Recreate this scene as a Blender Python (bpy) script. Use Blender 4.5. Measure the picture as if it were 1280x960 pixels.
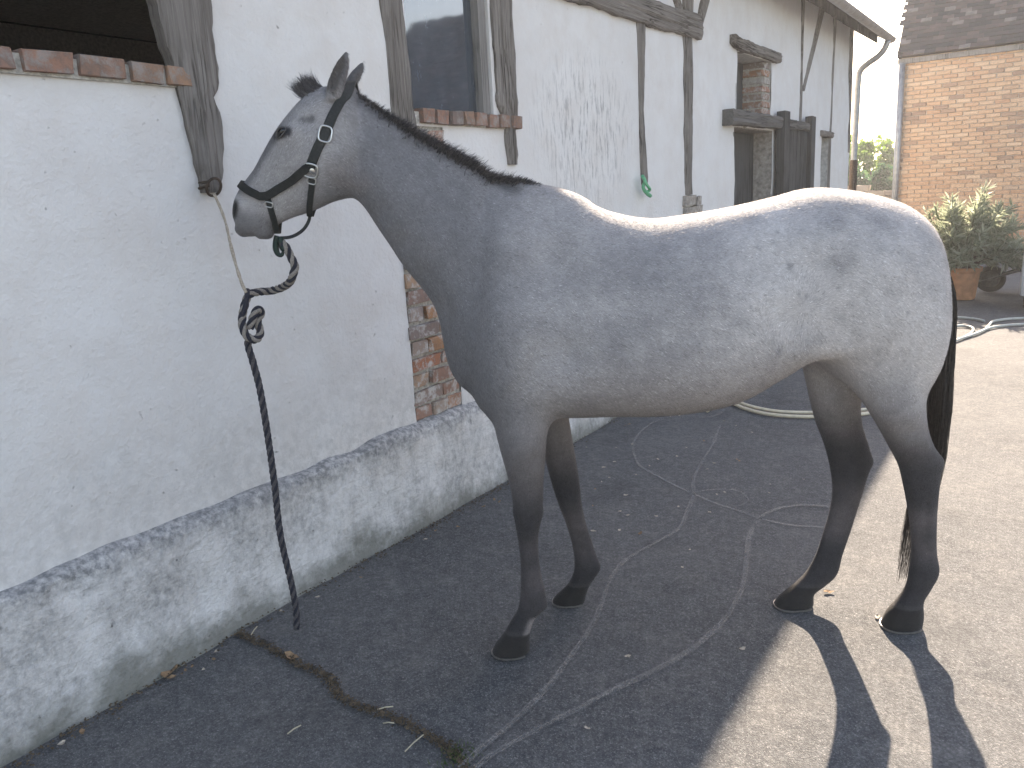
import bpy, bmesh, math, random
import numpy as np
from mathutils import Vector, Matrix
from mathutils.bvhtree import BVHTree
R = math.radians
random.seed(7); RNG = np.random.default_rng(7)
for o in list(bpy.data.objects): bpy.data.objects.remove(o)
SC = bpy.context.scene; COL = SC.collection

# ------------------------------------------------------------------ camera
# world: +Y runs along the barn wall, the wall faces +X, the camera stands at x=y=0
FPX, CAMH = 1000.0, 1.58                       # focal length in photo pixels, eye height
CEN = np.array([640., 480.])
def _n(v): return v / np.linalg.norm(v)
_Y = _n(np.append(np.array([1330., 205.]) - CEN, FPX))
_D = np.append(np.array([875., 4692.]) - CEN, FPX); _D = _n(_D - _Y * (_D @ _Y))
_Z = -_D; _X = np.cross(_Y, _Z)
CM = np.stack([_X, _Y, _Z])                     # world = CM @ cam (x right, y down, z forward)
CO = np.array([0., 0., CAMH])
cam = bpy.data.cameras.new('camera'); camo = bpy.data.objects.new('camera', cam); COL.objects.link(camo)
cam.sensor_width = 36; cam.lens = 36 * FPX / 1280; cam.clip_end = 2000; cam.clip_start = .02
m4 = Matrix.Identity(4)
for i in range(3):
    m4[i][0] = CM[i, 0]; m4[i][1] = -CM[i, 1]; m4[i][2] = -CM[i, 2]; m4[i][3] = CO[i]
camo.matrix_world = m4
SC.camera = camo

# ------------------------------------------------------------------ light
SUNDIR = _n(np.array([.41, -1.56, -1.0]))      # direction the light travels
w = bpy.data.worlds.new('World'); SC.world = w; w.use_nodes = True
nt = w.node_tree; nt.nodes.clear()
sky = nt.nodes.new('ShaderNodeTexSky'); sky.sky_type = 'NISHITA'; sky.sun_disc = False
sky.sun_elevation = math.asin(-SUNDIR[2]); sky.sun_rotation = math.atan2(-SUNDIR[0], -SUNDIR[1])
sky.air_density = 1.0; sky.dust_density = 1.2; sky.ozone_density = 1.0
bg = nt.nodes.new('ShaderNodeBackground'); bg.inputs[1].default_value = .10
wo = nt.nodes.new('ShaderNodeOutputWorld')
nt.links.new(sky.outputs[0], bg.inputs[0]); nt.links.new(bg.outputs[0], wo.inputs[0])
sl = bpy.data.lights.new('sun', 'SUN'); sl.energy = 4.1; sl.angle = R(.6); sl.color = (1, .95, .87)
so = bpy.data.objects.new('sun', sl); COL.objects.link(so)
so.rotation_euler = Vector(SUNDIR).to_track_quat('-Z', 'Y').to_euler(); so.location = (-3, 10, 12)
SC.view_settings.view_transform = 'Standard'; SC.view_settings.look = 'None'
SC.view_settings.exposure = 2.28; SC.view_settings.gamma = 1
SC.view_settings.use_white_balance = True; SC.view_settings.white_balance_temperature = 8000; SC.view_settings.white_balance_tint = 16

# ------------------------------------------------------------------ pixel -> place
def ray(x, y):
    d = np.stack(np.broadcast_arrays((np.asarray(x, float) - 640) / FPX, (np.asarray(y, float) - 480) / FPX, 1.), -1)
    return d @ CM.T
def on_ground(x, y, z=0.):
    d = ray(x, y); return CO + d * ((z - CAMH) / d[..., 2])[..., None]
def on_x(x, y, X):
    d = ray(x, y); return CO + d * (X / d[..., 0])[..., None]
def on_y(x, y, Y):
    d = ray(x, y); return CO + d * (Y / d[..., 1])[..., None]
def on_plane(x, y, P, N):
    d = ray(x, y); return CO + d * (((np.asarray(P) - CO) @ N) / (d @ N))[..., None]

# ------------------------------------------------------------------ object helpers
def wloc(o):
    v = Vector((0, 0, 0))
    while o is not None: v += o.location; o = o.parent
    return v
def link(name, me, mat=None, parent=None, loc=None):
    o = bpy.data.objects.new(name, me); COL.objects.link(o)
    if parent is not None: o.parent = parent
    if loc is not None: o.location = loc
    if mat is not None and me is not None and not me.materials: me.materials.append(mat)
    return o
def obj(name, verts, faces, mat=None, parent=None, smooth=False, base=None):
    """one mesh object from world coordinates; its origin is its parent's origin (or base)"""
    v = np.asarray(verts, float).reshape(-1, 3)
    org = np.array(wloc(parent)) if parent is not None else (np.asarray(base, float) if base is not None else np.zeros(3))
    me = bpy.data.meshes.new(name); me.from_pydata((v - org).tolist(), [], [tuple(f) for f in faces]); me.update()
    if smooth: me.polygons.foreach_set('use_smooth', [True] * len(me.polygons))
    o = link(name, me, mat, parent)
    if parent is None: o.location = org
    return o
def fastmesh(name, V, F, smooth=True):
    """V (n,3), F (m,k) numpy, all faces k-gons"""
    V = np.ascontiguousarray(V, np.float32); F = np.ascontiguousarray(F, np.int32); k = F.shape[1]
    me = bpy.data.meshes.new(name); me.vertices.add(len(V)); me.vertices.foreach_set('co', V.ravel())
    me.loops.add(F.size); me.loops.foreach_set('vertex_index', F.ravel())
    me.polygons.add(len(F)); me.polygons.foreach_set('loop_start', np.arange(0, F.size, k, dtype=np.int32))
    me.polygons.foreach_set('loop_total', np.full(len(F), k, np.int32))
    me.polygons.foreach_set('use_smooth', np.full(len(F), smooth)); me.update(calc_edges=True); me.validate()
    return me
def tag(o, label=None, cat=None, group=None, kind=None):
    if label: o['label'] = label
    if cat: o['category'] = cat
    if group: o['group'] = group
    if kind: o['kind'] = kind
    return o
def empty(name, loc, label=None, cat=None, group=None):
    o = bpy.data.objects.new(name, None); COL.objects.link(o); o.location = loc; o.empty_display_size = .2
    return tag(o, label, cat, group)

BF = [(0, 3, 2, 1), (4, 5, 6, 7), (0, 1, 5, 4), (1, 2, 6, 5), (2, 3, 7, 6), (3, 0, 4, 7)]
class MB:
    def __init__(s): s.v = []; s.f = []
    def add(s, v, f):
        k = len(s.v); s.v += [tuple(p) for p in v]; s.f += [tuple(i + k for i in q) for q in f]; return s
    def box(s, a, b, j=0.):
        (x0, y0, z0), (x1, y1, z1) = a, b
        v = [(x0, y0, z0), (x1, y0, z0), (x1, y1, z0), (x0, y1, z0), (x0, y0, z1), (x1, y0, z1), (x1, y1, z1), (x0, y1, z1)]
        if j: v = [tuple(c + random.uniform(-j, j) for c in p) for p in v]
        return s.add(v, BF)
    def tube(s, pts, r, n=8, cap=True, close=False):
        P = np.asarray(pts, float); N = len(P); r = np.broadcast_to(r, N)
        T = np.gradient(P, axis=0) if not close else np.roll(P, -1, 0) - np.roll(P, 1, 0)
        T /= np.linalg.norm(T, axis=1)[:, None] + 1e-9
        up = np.array([0, 0, 1.]) if abs(T[0][2]) < .9 else np.array([1., 0, 0])
        rings = []; a = np.cross(T[0], up); a /= np.linalg.norm(a)
        for i in range(N):
            a = a - T[i] * (a @ T[i]); a /= np.linalg.norm(a) + 1e-9; b = np.cross(T[i], a)
            th = np.arange(n) * 2 * math.pi / n
            rings.append(P[i] + r[i] * (np.cos(th)[:, None] * a + np.sin(th)[:, None] * b))
        v = np.concatenate(rings); f = []
        for i in range(N if close else N - 1):
            for k in range(n):
                i2 = (i + 1) % N
                f.append((i * n + k, i * n + (k + 1) % n, i2 * n + (k + 1) % n, i2 * n + k))
        if cap and not close: f.append(tuple(range(n))[::-1]); f.append(tuple((N - 1) * n + k for k in range(n)))
        return s.add(v, f)
    def lathe(s, prof, c, n=24, axis=2):
        P = []; th = np.arange(n) * 2 * math.pi / n
        for r, h in prof:
            q = np.stack([r * np.cos(th), r * np.sin(th), np.full(n, h)], 1)
            if axis == 0: q = q[:, [2, 0, 1]]
            if axis == 1: q = q[:, [1, 2, 0]]
            P.append(q + np.asarray(c))
        f = [(i * n + k, i * n + (k + 1) % n, (i + 1) * n + (k + 1) % n, (i + 1) * n + k) for i in range(len(prof) - 1) for k in range(n)]
        return s.add(np.concatenate(P), f)
    def build(s, name, mat=None, parent=None, smooth=False, base=None):
        return obj(name, s.v, s.f, mat, parent, smooth, base)
def crom(P, m):
    """Catmull-Rom through the rows of P, m samples, by chord length of the first columns"""
    P = np.asarray(P, float); d = np.r_[0, np.cumsum(np.maximum(np.linalg.norm(np.diff(P, axis=0), axis=1), 1e-6) ** .7)]
    t = np.linspace(0, d[-1], m); i = np.clip(np.searchsorted(d, t, 'right') - 1, 0, len(P) - 2)
    Tn = np.gradient(P, d, axis=0) if len(P) > 2 else np.repeat((P[1:] - P[:1]) / d[-1], 2, 0)
    h = (d[i + 1] - d[i])[:, None]; u = ((t - d[i])[:, None]) / h
    return ((2*u**3 - 3*u**2 + 1) * P[i] + (u**3 - 2*u**2 + u) * h * Tn[i] + (-2*u**3 + 3*u**2) * P[i+1] + (u**3 - u**2) * h * Tn[i+1])
def vnoise(P, sc, seed=0):
    """cheap smooth value noise in -1..1 for numpy points"""
    P = np.asarray(P, float) * sc; i = np.floor(P).astype(np.int64); f = P - i; f = f * f * (3 - 2 * f); out = 0.
    for c in range(8):
        o = np.array([c & 1, (c >> 1) & 1, c >> 2]); q = i + o
        hsh = (q[..., 0] * 73856093 ^ q[..., 1] * 19349663 ^ q[..., 2] * 83492791 ^ (seed * 2654435761)) & 0xffffff
        hsh = (hsh * 1103515245 + 12345) & 0x7fffffff; hsh = ((hsh >> 8) * 1597334677) & 0x7fffffff
        wgt = np.prod(np.where(o, f, 1 - f), -1); out = out + wgt * (hsh / 0x3fffffff - 1)
    return out

# ------------------------------------------------------------------ materials
class NT:
    """small node-graph writer"""
    def __init__(s, name):
        s.m = bpy.data.materials.new(name); s.m.use_nodes = True; s.t = s.m.node_tree; s.t.nodes.clear()
        s.out = s.n('ShaderNodeOutputMaterial'); s.b = s.n('ShaderNodeBsdfPrincipled'); s.l(s.b.outputs[0], s.out.inputs[0])
        s.b.inputs['Specular IOR Level'].default_value = .3
        s.pos = s.n('ShaderNodeNewGeometry').outputs['Position']
    def n(s, t, **k):
        q = s.t.nodes.new(t)
        for a, b in k.items(): setattr(q, a, b)
        return q
    def l(s, a, b): s.t.links.new(a, b)
    def put(s, sock, v):
        if hasattr(v, 'links') or isinstance(v, bpy.types.NodeSocket): s.l(v, sock)
        elif isinstance(v, (tuple, list)) and len(v) == 3 and sock.type == 'RGBA': sock.default_value = (*v, 1)
        else: sock.default_value = v
    def map(s, scale=(1, 1, 1), src=None):
        q = s.n('ShaderNodeMapping'); q.inputs['Scale'].default_value = scale; s.l(src or s.pos, q.inputs[0]); return q.outputs[0]
    def noise(s, sc, det=4, rough=.55, src=None, dist=0.):
        q = s.n('ShaderNodeTexNoise'); q.inputs['Scale'].default_value = sc; q.inputs['Detail'].default_value = det
        q.inputs['Roughness'].default_value = rough; q.inputs['Distortion'].default_value = dist; s.l(src or s.pos, q.inputs['Vector']); return q.outputs[0]
    def vor(s, sc, src=None, feat='F1', out=0):
        q = s.n('ShaderNodeTexVoronoi'); q.feature = feat; q.inputs['Scale'].default_value = sc; s.l(src or s.pos, q.inputs['Vector']); return q.outputs[out]
    def ramp(s, f, *st):
        q = s.n('ShaderNodeValToRGB'); e = q.color_ramp.elements
        while len(e) < len(st): e.new(.5)
        for a, (p, c) in zip(e, st): a.position = p; a.color = (*c, 1) if isinstance(c, tuple) else (c, c, c, 1)
        s.l(f, q.inputs[0]); return q.outputs[0]
    def math(s, op, a, b=0., c=0.):
        q = s.n('ShaderNodeMath', operation=op)
        for i, v in enumerate((a, b, c)): s.put(q.inputs[i], v)
        return q.outputs[0]
    def mix(s, f, a, b, mode='MIX'):
        q = s.n('ShaderNodeMix', data_type='RGBA', blend_type=mode); s.put(q.inputs[0], f); s.put(q.inputs[6], a); s.put(q.inputs[7], b); return q.outputs[2]
    def sep(s, src=None):
        q = s.n('ShaderNodeSeparateXYZ'); s.l(src or s.pos, q.inputs[0]); return q.outputs
    def rnd(s): return s.n('ShaderNodeObjectInfo').outputs['Random']
    def attr(s, name, out=0):
        q = s.n('ShaderNodeAttribute'); q.attribute_name = name; return q.outputs[out]
    def done(s, col, rough=.8, bump=None, bstr=.3, bdist=.01, metal=0., spec=None):
        s.put(s.b.inputs['Base Color'], col); s.put(s.b.inputs['Roughness'], rough); s.b.inputs['Metallic'].default_value = metal
        if spec is not None: s.b.inputs['Specular IOR Level'].default_value = spec
        if bump is not None:
            q = s.n('ShaderNodeBump'); q.inputs['Strength'].default_value = bstr; q.inputs['Distance'].default_value = bdist
            s.l(bump, q.inputs['Height']); s.l(q.outputs[0], s.b.inputs['Normal'])
        return s.m
def plain(name, c, rough=.6, metal=0., var=.25, sc=30, bstr=.15, bdist=.004):
    t = NT(name); f = t.noise(sc, 5); lo = tuple(x * (1 - var) for x in c); hi = tuple(min(1, x * (1 + var)) for x in c)
    return t.done(t.ramp(f, (.3, lo), (.7, hi)), rough, f, bstr, bdist, metal)

def m_plaster(name, plinth=False):
    t = NT(name); xyz = t.sep()
    big = t.noise(.9, 5, .6); mid = t.noise(5, 6, .65); fine = t.noise(45, 5, .6)
    base = t.mix(big, (.62, .61, .60), (.80, .79, .775))
    base = t.mix(t.ramp(mid, (.42, 0.), (.72, .7)), base, (.64, .605, .575))
    # pits and flakes
    pit = t.ramp(t.noise(30, 5, .6), (.69, 0.), (.78, 1.))
    base = t.mix(t.math('MULTIPLY', pit, t.ramp(t.noise(1.1, 3), (.38, 0.), (.62, .8))), base, (.26, .255, .25))
    # mould running down the wall in vertical streaks: between the second window and the thin post
    st = t.map((1, 14, 2.6)); sm = t.ramp(t.noise(3.2, 5, .7, st), (.50, 0.), (.66, 1.))
    yy = t.math('SUBTRACT', xyz[1], 4.75); zz = t.math('SUBTRACT', xyz[2], 1.95)
    reg = t.math('ADD', t.math('POWER', t.math('DIVIDE', yy, .75), 2.), t.math('POWER', t.math('DIVIDE', zz, .55), 2.))
    reg = t.ramp(reg, (.1, .62), (1., 0.))
    base = t.mix(t.math('MULTIPLY', sm, reg), base, (.13, .13, .14))
    # damp, lichened foot of the wall
    edge = t.math('ADD', xyz[2], t.math('MULTIPLY', t.math('SUBTRACT', t.noise(3, 5, .7), .5), .55))
    if not plinth:
        d = t.ramp(edge, (.46, 1.), (.95, 0.)); blot = t.ramp(t.noise(21, 7, .75), (.40, 0.), (.60, 1.))
        base = t.mix(t.math('MULTIPLY', t.math('MULTIPLY', d, blot), .6), base, (.40, .395, .385)); base = t.mix(t.math('MULTIPLY', t.ramp(t.noise(2.1, 6, .7), (.45, 0.), (.7, .55)), t.ramp(xyz[2], (.5, 1.), (1.5, .25))), base, (.58, .55, .525))
    else:
        bl = t.ramp(t.noise(4.2, 7, .78, t.map((1, 1, .6))), (.40, 0.), (.60, 1.)); g2 = t.ramp(t.noise(30, 5, .7), (.35, .2), (.65, 1.))
        base = t.mix(t.math('MULTIPLY', t.math('MULTIPLY', bl, g2), .8), base, (.24, .24, .24)); sc_ = t.ramp(t.noise(1, 6, .7, t.map((20, 9, 80))), (.55, 0.), (.72, .6)); base = t.mix(sc_, base, (.30, .29, .28))
        top = t.ramp(t.math('ADD', xyz[2], t.math('MULTIPLY', t.math('SUBTRACT', t.noise(11, 6, .75), .5), .22)), (.41, 0.), (.48, 1.))
        base = t.mix(t.math('MULTIPLY', top, t.ramp(t.noise(38, 5, .7), (.38, .9), (.66, .1))), base, (.17, .175, .18))
        foot = t.ramp(edge, (-.02, 1.), (.14, 0.)); base = t.mix(t.math('MULTIPLY', foot, .75), base, (.13, .135, .11))
    h = t.math('ADD', t.math('MULTIPLY', mid, 1.), t.math('MULTIPLY', fine, .45))
    h = t.math('SUBTRACT', h, t.math('MULTIPLY', pit, .6))
    return t.done(base, .93, h, 1. if not plinth else 1., .011 if not plinth else .02, spec=.1)
def m_wood(name, dark=(.035, .031, .028), mid=(.175, .158, .145), hi=(.40, .375, .35), axis=2, sc=1.):
    t = NT(name); s = [75 * sc] * 3; s[axis] = 1.6 * sc
    g = t.noise(1, 7, .65, t.map(tuple(s)), .9); b = t.noise(5, 4)
    s2 = [26 * sc] * 3; s2[axis] = 1.1 * sc; ck = t.ramp(t.noise(1, 4, .6, t.map(tuple(s2)), .8), (.455, 0.), (.49, 1.), (.51, 1.), (.545, 0.)); ck2 = t.ramp(t.noise(2.3, 3), (.42, 0.), (.6, 1.)); ck = t.math('MULTIPLY', ck, ck2)
    c = t.ramp(g, (.25, dark), (.42, mid), (.75, hi)); c = t.mix(t.ramp(b, (.3, .15), (.75, .7)), c, mid); c = t.mix(t.math('MULTIPLY', ck, .85), c, dark)
    return t.done(c, .9, t.math('SUBTRACT', g, t.math('MULTIPLY', ck, .8)), .8, .012, spec=.12)
def m_brick(name, cols, dirt=.5, white=.0, dcol=(.12, .115, .11)):
    t = NT(name); r = t.rnd(); c = t.ramp(r, *[(i / max(1, len(cols) - 1), k) for i, k in enumerate(cols)])
    n = t.noise(38, 6, .65); c = t.mix(t.ramp(n, (.38, .0), (.72, dirt)), c, dcol)
    if white: c = t.mix(t.math('MULTIPLY', t.ramp(t.noise(19, 5, .7), (.47, 0.), (.62, 1.)), white), c, (.55, .53, .50))
    return t.done(c, .92, n, .7, .008, spec=.1)
M = {}
M['plaster'] = m_plaster('whitewashed_plaster'); M['plinth'] = m_plaster('stained_render', True)
M['wood'] = m_wood('weathered_oak'); M['woodh'] = m_wood('weathered_oak_beam', axis=1)
M['wooddoor'] = m_wood('dark_door_wood', (.03, .03, .03), (.075, .075, .075), (.13, .13, .13))
M['frame'] = m_wood('grey_frame_wood', (.12, .115, .11), (.24, .23, .22), (.36, .35, .34))
M['mortar'] = plain('lime_mortar', (.46, .44, .40), .95, var=.35, sc=60, bstr=.8, bdist=.012)
M['brick'] = m_brick('sill_brick', [(.27, .17, .13), (.34, .19, .14), (.22, .16, .14), (.38, .22, .14)], .9, .3)
M['patchbrick'] = m_brick('patch_brick', [(.30, .29, .27), (.42, .19, .10), (.22, .20, .19), (.40, .17, .10), (.33, .31, .29), (.45, .23, .11), (.28, .17, .14)], .55, .8)
M['housebrick'] = m_brick('house_brick', [(.60, .37, .24), (.65, .43, .28), (.55, .33, .21), (.68, .48, .33), (.58, .38, .25), (.36, .24, .18)], .3)
M['housemortar'] = plain('house_mortar', (.50, .42, .35), .95, var=.2, sc=40)
def m_tile():
    t = NT('old_roof_tile'); a = t.attr('rnd', 2)
    c = t.ramp(a, (0., (.045, .04, .042)), (.4, (.075, .062, .058)), (.8, (.11, .078, .068)), (1., (.20, .17, .16)))
    return t.done(t.mix(t.ramp(t.noise(9, 5), (.4, 0.), (.7, .6)), c, (.06, .065, .055)), .9, t.noise(60, 4), .5, .006)
M['tile'] = m_tile()
M['zinc'] = plain('zinc_pipe', (.32, .33, .34), .5, .6, .2, 12)
M['darkin'] = plain('dark_interior', (.50, .49, .47), .95)
M['iron'] = plain('rusty_iron', (.10, .075, .06), .7, .6, .4, 60)
M['stone'] = plain('pad_stone', (.33, .30, .27), .95, var=.35, sc=25, bstr=.8, bdist=.02)
# ------------------------------------------------------------------ ground
WX = -2.56; PX = -2.50; YEND = 12.55               # wall face, plinth face, far corner of the barn
def m_asphalt():
    t = NT('worn_asphalt')
    agg = t.vor(290, out=1); fine = t.noise(260, 3, .6); big = t.noise(.8, 5, .6); mid = t.noise(6, 6, .65)
    g = t.n('ShaderNodeSeparateColor'); t.l(agg, g.inputs[0])
    c = t.ramp(g.outputs[0], (0., (.068, .074, .080)), (.6, (.115, .120, .125)), (.9, (.165, .168, .168)), (1., (.30, .295, .29)))
    c = t.mix(t.ramp(fine, (.3, .5), (.7, 0.)), c, (.045, .046, .048))
    c = t.mix(t.ramp(big, (.35, 0.), (.7, .6)), c, (.165, .166, .164))
    c = t.mix(t.ramp(mid, (.50, 0.), (.74, .5)), c, (.18, .175, .168))
    c = t.mix(t.ramp(t.noise(2.3, 6, .7), (.55, 0.), (.70, .5)), c, (.055, .058, .060))
    g1 = t.ramp(t.noise(95, 2, .7), (.30, .74), (.5, .98), (.72, 1.36)); g2 = t.ramp(t.noise(24, 4, .7), (.32, .84), (.68, 1.16)); c = t.mix(1., c, g1, 'MULTIPLY'); c = t.mix(1., c, g2, 'MULTIPLY')
    h = t.math('ADD', t.vor(290), t.math('MULTIPLY', mid, .8))
    return t.done(c, .88, h, .5, .006, spec=.25)
M['asphalt'] = m_asphalt()
gx = np.r_[-400, -60, np.linspace(-14, 14, 57), 60, 400]; gy = np.r_[-400, -60, np.linspace(-8, 30, 77), 80, 600]
GX, GY = np.meshgrid(gx, gy, indexing='ij')
near = (np.abs(GX) < 15) & (GY > -9) & (GY < 31)
GZ = -0.0 - np.where(near, .004 * (1 + vnoise(np.stack([GX, GY, 0 * GX], -1), .7)), 0.004)
nx, ny = GX.shape; I = np.arange(nx * ny).reshape(nx, ny)
me = fastmesh('ground', np.stack([GX, GY, GZ], -1).reshape(-1, 3), np.stack([I[:-1, :-1], I[1:, :-1], I[1:, 1:], I[:-1, 1:]], -1).reshape(-1, 4))
ground = link('ground', me, M['asphalt']); tag(ground, 'worn grey asphalt yard beside the barn', kind='structure')

def ribbon_on_ground(pix, width, z, name, mat, parent, wob=.15, m=160):
    P = on_ground(*np.array(pix, float).T)[:, :2]; P = crom(P, m); T = np.gradient(P, axis=0); T /= np.linalg.norm(T, axis=1)[:, None]
    N = np.stack([-T[:, 1], T[:, 0]], 1); q = np.c_[P, np.zeros(m)]
    wl = width * (1 + wob * 2 * vnoise(q, 9, 3)); wr = width * (1 + wob * 2 * vnoise(q, 9, 4))
    V = np.concatenate([np.c_[P + N * wl[:, None], np.full(m, z)], np.c_[P - N * wr[:, None], np.full(m, z)]])
    i = np.arange(m - 1); F = np.stack([i, i + m, i + m + 1, i + 1], 1)
    me = fastmesh(name, V, F, False); o = link(name, me, mat, parent); return o
def m_mark(c, lo, hi, sc=120, stripes=False):
    t = NT('dusty_line'); t.b.inputs['Base Color'].default_value = (*c, 1); t.b.inputs['Roughness'].default_value = .95
    tr = t.n('ShaderNodeBsdfTransparent'); mx = t.n('ShaderNodeMixShader')
    a = t.math('MULTIPLY', t.ramp(t.noise(sc, 3, .7), (lo, 0.), (hi, 1.)), t.ramp(t.noise(7, 4, .7), (.25, .25), (.65, .8)))
    t.l(a, mx.inputs[0]); t.l(tr.outputs[0], mx.inputs[1]); t.l(t.b.outputs[0], mx.inputs[2]); t.l(mx.outputs[0], t.out.inputs[0]); return t.m
M['mark'] = m_mark((.30, .29, .275), .36, .60); M['stain'] = m_mark((.035, .032, .028), .34, .62, 45)
for pix, wd in [([(900, 532), (893, 552), (880, 575), (868, 597), (866, 622), (858, 642), (848, 662), (822, 678), (792, 695), (770, 713), (757, 740), (748, 765), (735, 792), (712, 824), (680, 865), (640, 905), (600, 938), (575, 962)], .011),
                ([(1035, 634), (1005, 632), (975, 636), (950, 648), (938, 668), (933, 700), (931, 725), (922, 750), (900, 782), (865, 812), (820, 838), (775, 860), (735, 880), (690, 903), (650, 925), (615, 945), (590, 965)], .012),
                ([(905, 512), (895, 520), (870, 523), (835, 523), (810, 533), (794, 550), (792, 565), (800, 583), (815, 592), (840, 605), (866, 618), (895, 630), (925, 640), (950, 649), (985, 657), (1030, 660)], .009),
                ([(868, 616), (890, 613), (915, 613), (932, 620), (934, 628), (922, 633), (905, 632)], .006)]:
    o = ribbon_on_ground(pix, wd, .005, 'dusty_line', M['mark'], ground); o['label'] = 'pale dusty hose line drawn on the asphalt'
crackpix = [(296, 792), (318, 800), (345, 815), (362, 823), (378, 832), (402, 842), (414, 852), (420, 866), (432, 876), (452, 884), (470, 890), (492, 898), (512, 908), (530, 918), (552, 930), (572, 948), (585, 968)]
o = ribbon_on_ground(crackpix, .012, .004, 'earthy_crack', M['stain'], ground, .7, 200); o['label'] = 'dark earthy crack with debris across the asphalt'
basepix = [(-80, 1010), (60, 925), (200, 840), (330, 763), (500, 675), (630, 602), (765, 522), (850, 480)]

# ------------------------------------------------------------------ barn
barn = empty('barn', (WX, 4., 0), 'long whitewashed half-timbered barn with grey plinth and weathered posts', 'barn')
openings = [(-.25, 1.80, 2.05, 3.1), (3.02, 3.71, 1.97, 3.0), (7.66, 8.70, 2.21, 2.74), (7.60, 8.79, -.1, 2.07), (10.87, 11.28, -.1, 2.08), (2.88, 3.255, .45, 1.92)]
ys = np.unique(np.round(np.concatenate([np.arange(-4, YEND, .06), [YEND]] + [[a, b] for a, b, *_ in openings]), 4))
zs = np.unique(np.round(np.concatenate([np.arange(.40, 3.66, .06), [3.66], [-.1]] + [[c, d] for *_, c, d in openings]), 4))
def clean(a, keep):
    out = [a[0]]
    for v in a[1:]:
        if v - out[-1] < .018:
            if any(abs(v - k) < 1e-4 for k in keep): out[-1] = v
        else: out.append(v)
    return np.array(out)
ys = clean(ys, [k for a in openings for k in a[:2]]); zs = clean(zs, [k for a in openings for k in a[2:]])
YY, ZZ = np.meshgrid(ys, zs, indexing='ij')
q = np.stack([YY, ZZ, 0 * YY], -1)
XX = WX + .012 * vnoise(q, 1.3, 1) + .005 * vnoise(q, 5, 2) + .002 * vnoise(q, 17, 5)
I = np.arange(YY.size).reshape(YY.shape); cy = (ys[:-1] + ys[1:]) / 2; cz = (zs[:-1] + zs[1:]) / 2
keep = np.ones((len(cy), len(cz)), bool)
for a, b, c, d in openings: keep &= ~(((cy > a) & (cy < b))[:, None] & ((cz > c) & (cz < d))[None])
F = np.stack([I[:-1, :-1], I[1:, :-1], I[1:, 1:], I[:-1, 1:]], -1)[keep]
me = fastmesh('plaster_wall', np.stack([XX, YY, ZZ], -1).reshape(-1, 3) - np.array(wloc(barn)), F)
wall = link('plaster_wall', me, M['plaster'], barn)
# reveals, back walls and the inside of the barn
T = .30
for k, (a, b, c, d) in enumerate(openings[:5]):
    x0, x1 = WX - T, WX - .004; mt = [M['darkin'], M['plaster'], M['darkin'], M['stone'], M['darkin']][k]
    for p, q in (((x0, a - .03, c), (x1, a - .001, d)), ((x0, b + .001, c), (x1 - (.04 if k == 0 else 0), b + .03, d)), ((x0, a - .03, d + .001), (x1, b + .03, d + .03)), ((x0, a - .03, c - .03), (x1, b + .03, c - .001))):
        if not (k == 0 and p[1] > b): MB().box(p, q).build('reveal', mt, barn)
MB().box((-9.5, -4.2, -.05), (-9.3, YEND, 3.6)).box((-9.3, -4.2, -.05), (-2.9, -4.0, 3.6)).box((-9.3, YEND - .2, -.05), (-2.58, YEND - .003, 3.6)).build('back_wall', M['darkin'], barn)
MB().box((-9.3, -4., -.05), (-2.8, YEND - .2, .03)).build('inner_floor', M['darkin'], barn)
MB().box((-9.3, -4., 3.62), (-2.6, YEND - .2, 3.66)).build('loft_floor', M['darkin'], barn)
MB().box((-9.3, 7.0, .03), (-3.0, 7.06, 3.6)).box((-9.3, 9.0, .03), (-3.0, 9.06, 3.6)).build('inner_wall', M['darkin'], barn)
# plinth with a rough, weathered ledge
py = np.arange(-4, 7.5, .035); prof = [(PX + .012, -.06), (PX + .004, .12), (PX, .25), (PX - .002, .38), (PX - .004, .445), (PX - .012, .480), (PX - .03, .495), (WX - .03, .512)]
prof = crom(np.array(prof), 26); PV = []
for k, (x, z) in enumerate(prof):
    q = np.stack([np.zeros_like(py) + k * .03, py, np.full_like(py, z)], 1); amp = .012 if z < .42 else .02
    PV.append(np.stack([x + amp * vnoise(q, 2.2, 11) + .5 * amp * vnoise(q, 9, 12), py, z + (.016 if z > .4 else .004) * vnoise(q, 7, 13)], 1))
PV = np.stack(PV, 1); I = np.arange(PV.shape[0] * PV.shape[1]).reshape(PV.shape[:2])
me = fastmesh('plinth', PV.reshape(-1, 3) - np.array(wloc(barn)), np.stack([I[:-1, :-1], I[1:, :-1], I[1:, 1:], I[:-1, 1:]], -1).reshape(-1, 4))
link('plinth', me, M['plinth'], barn)
MB().box((WX - .1, 8.9, -.05), (PX + .0, 10.8, .42), .01).build('plinth', M['plinth'], barn)
MB().box((WX - .1, 11.3, -.05), (PX + .0, YEND - .01, .42), .01).build('plinth', M['plinth'], barn)

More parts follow.
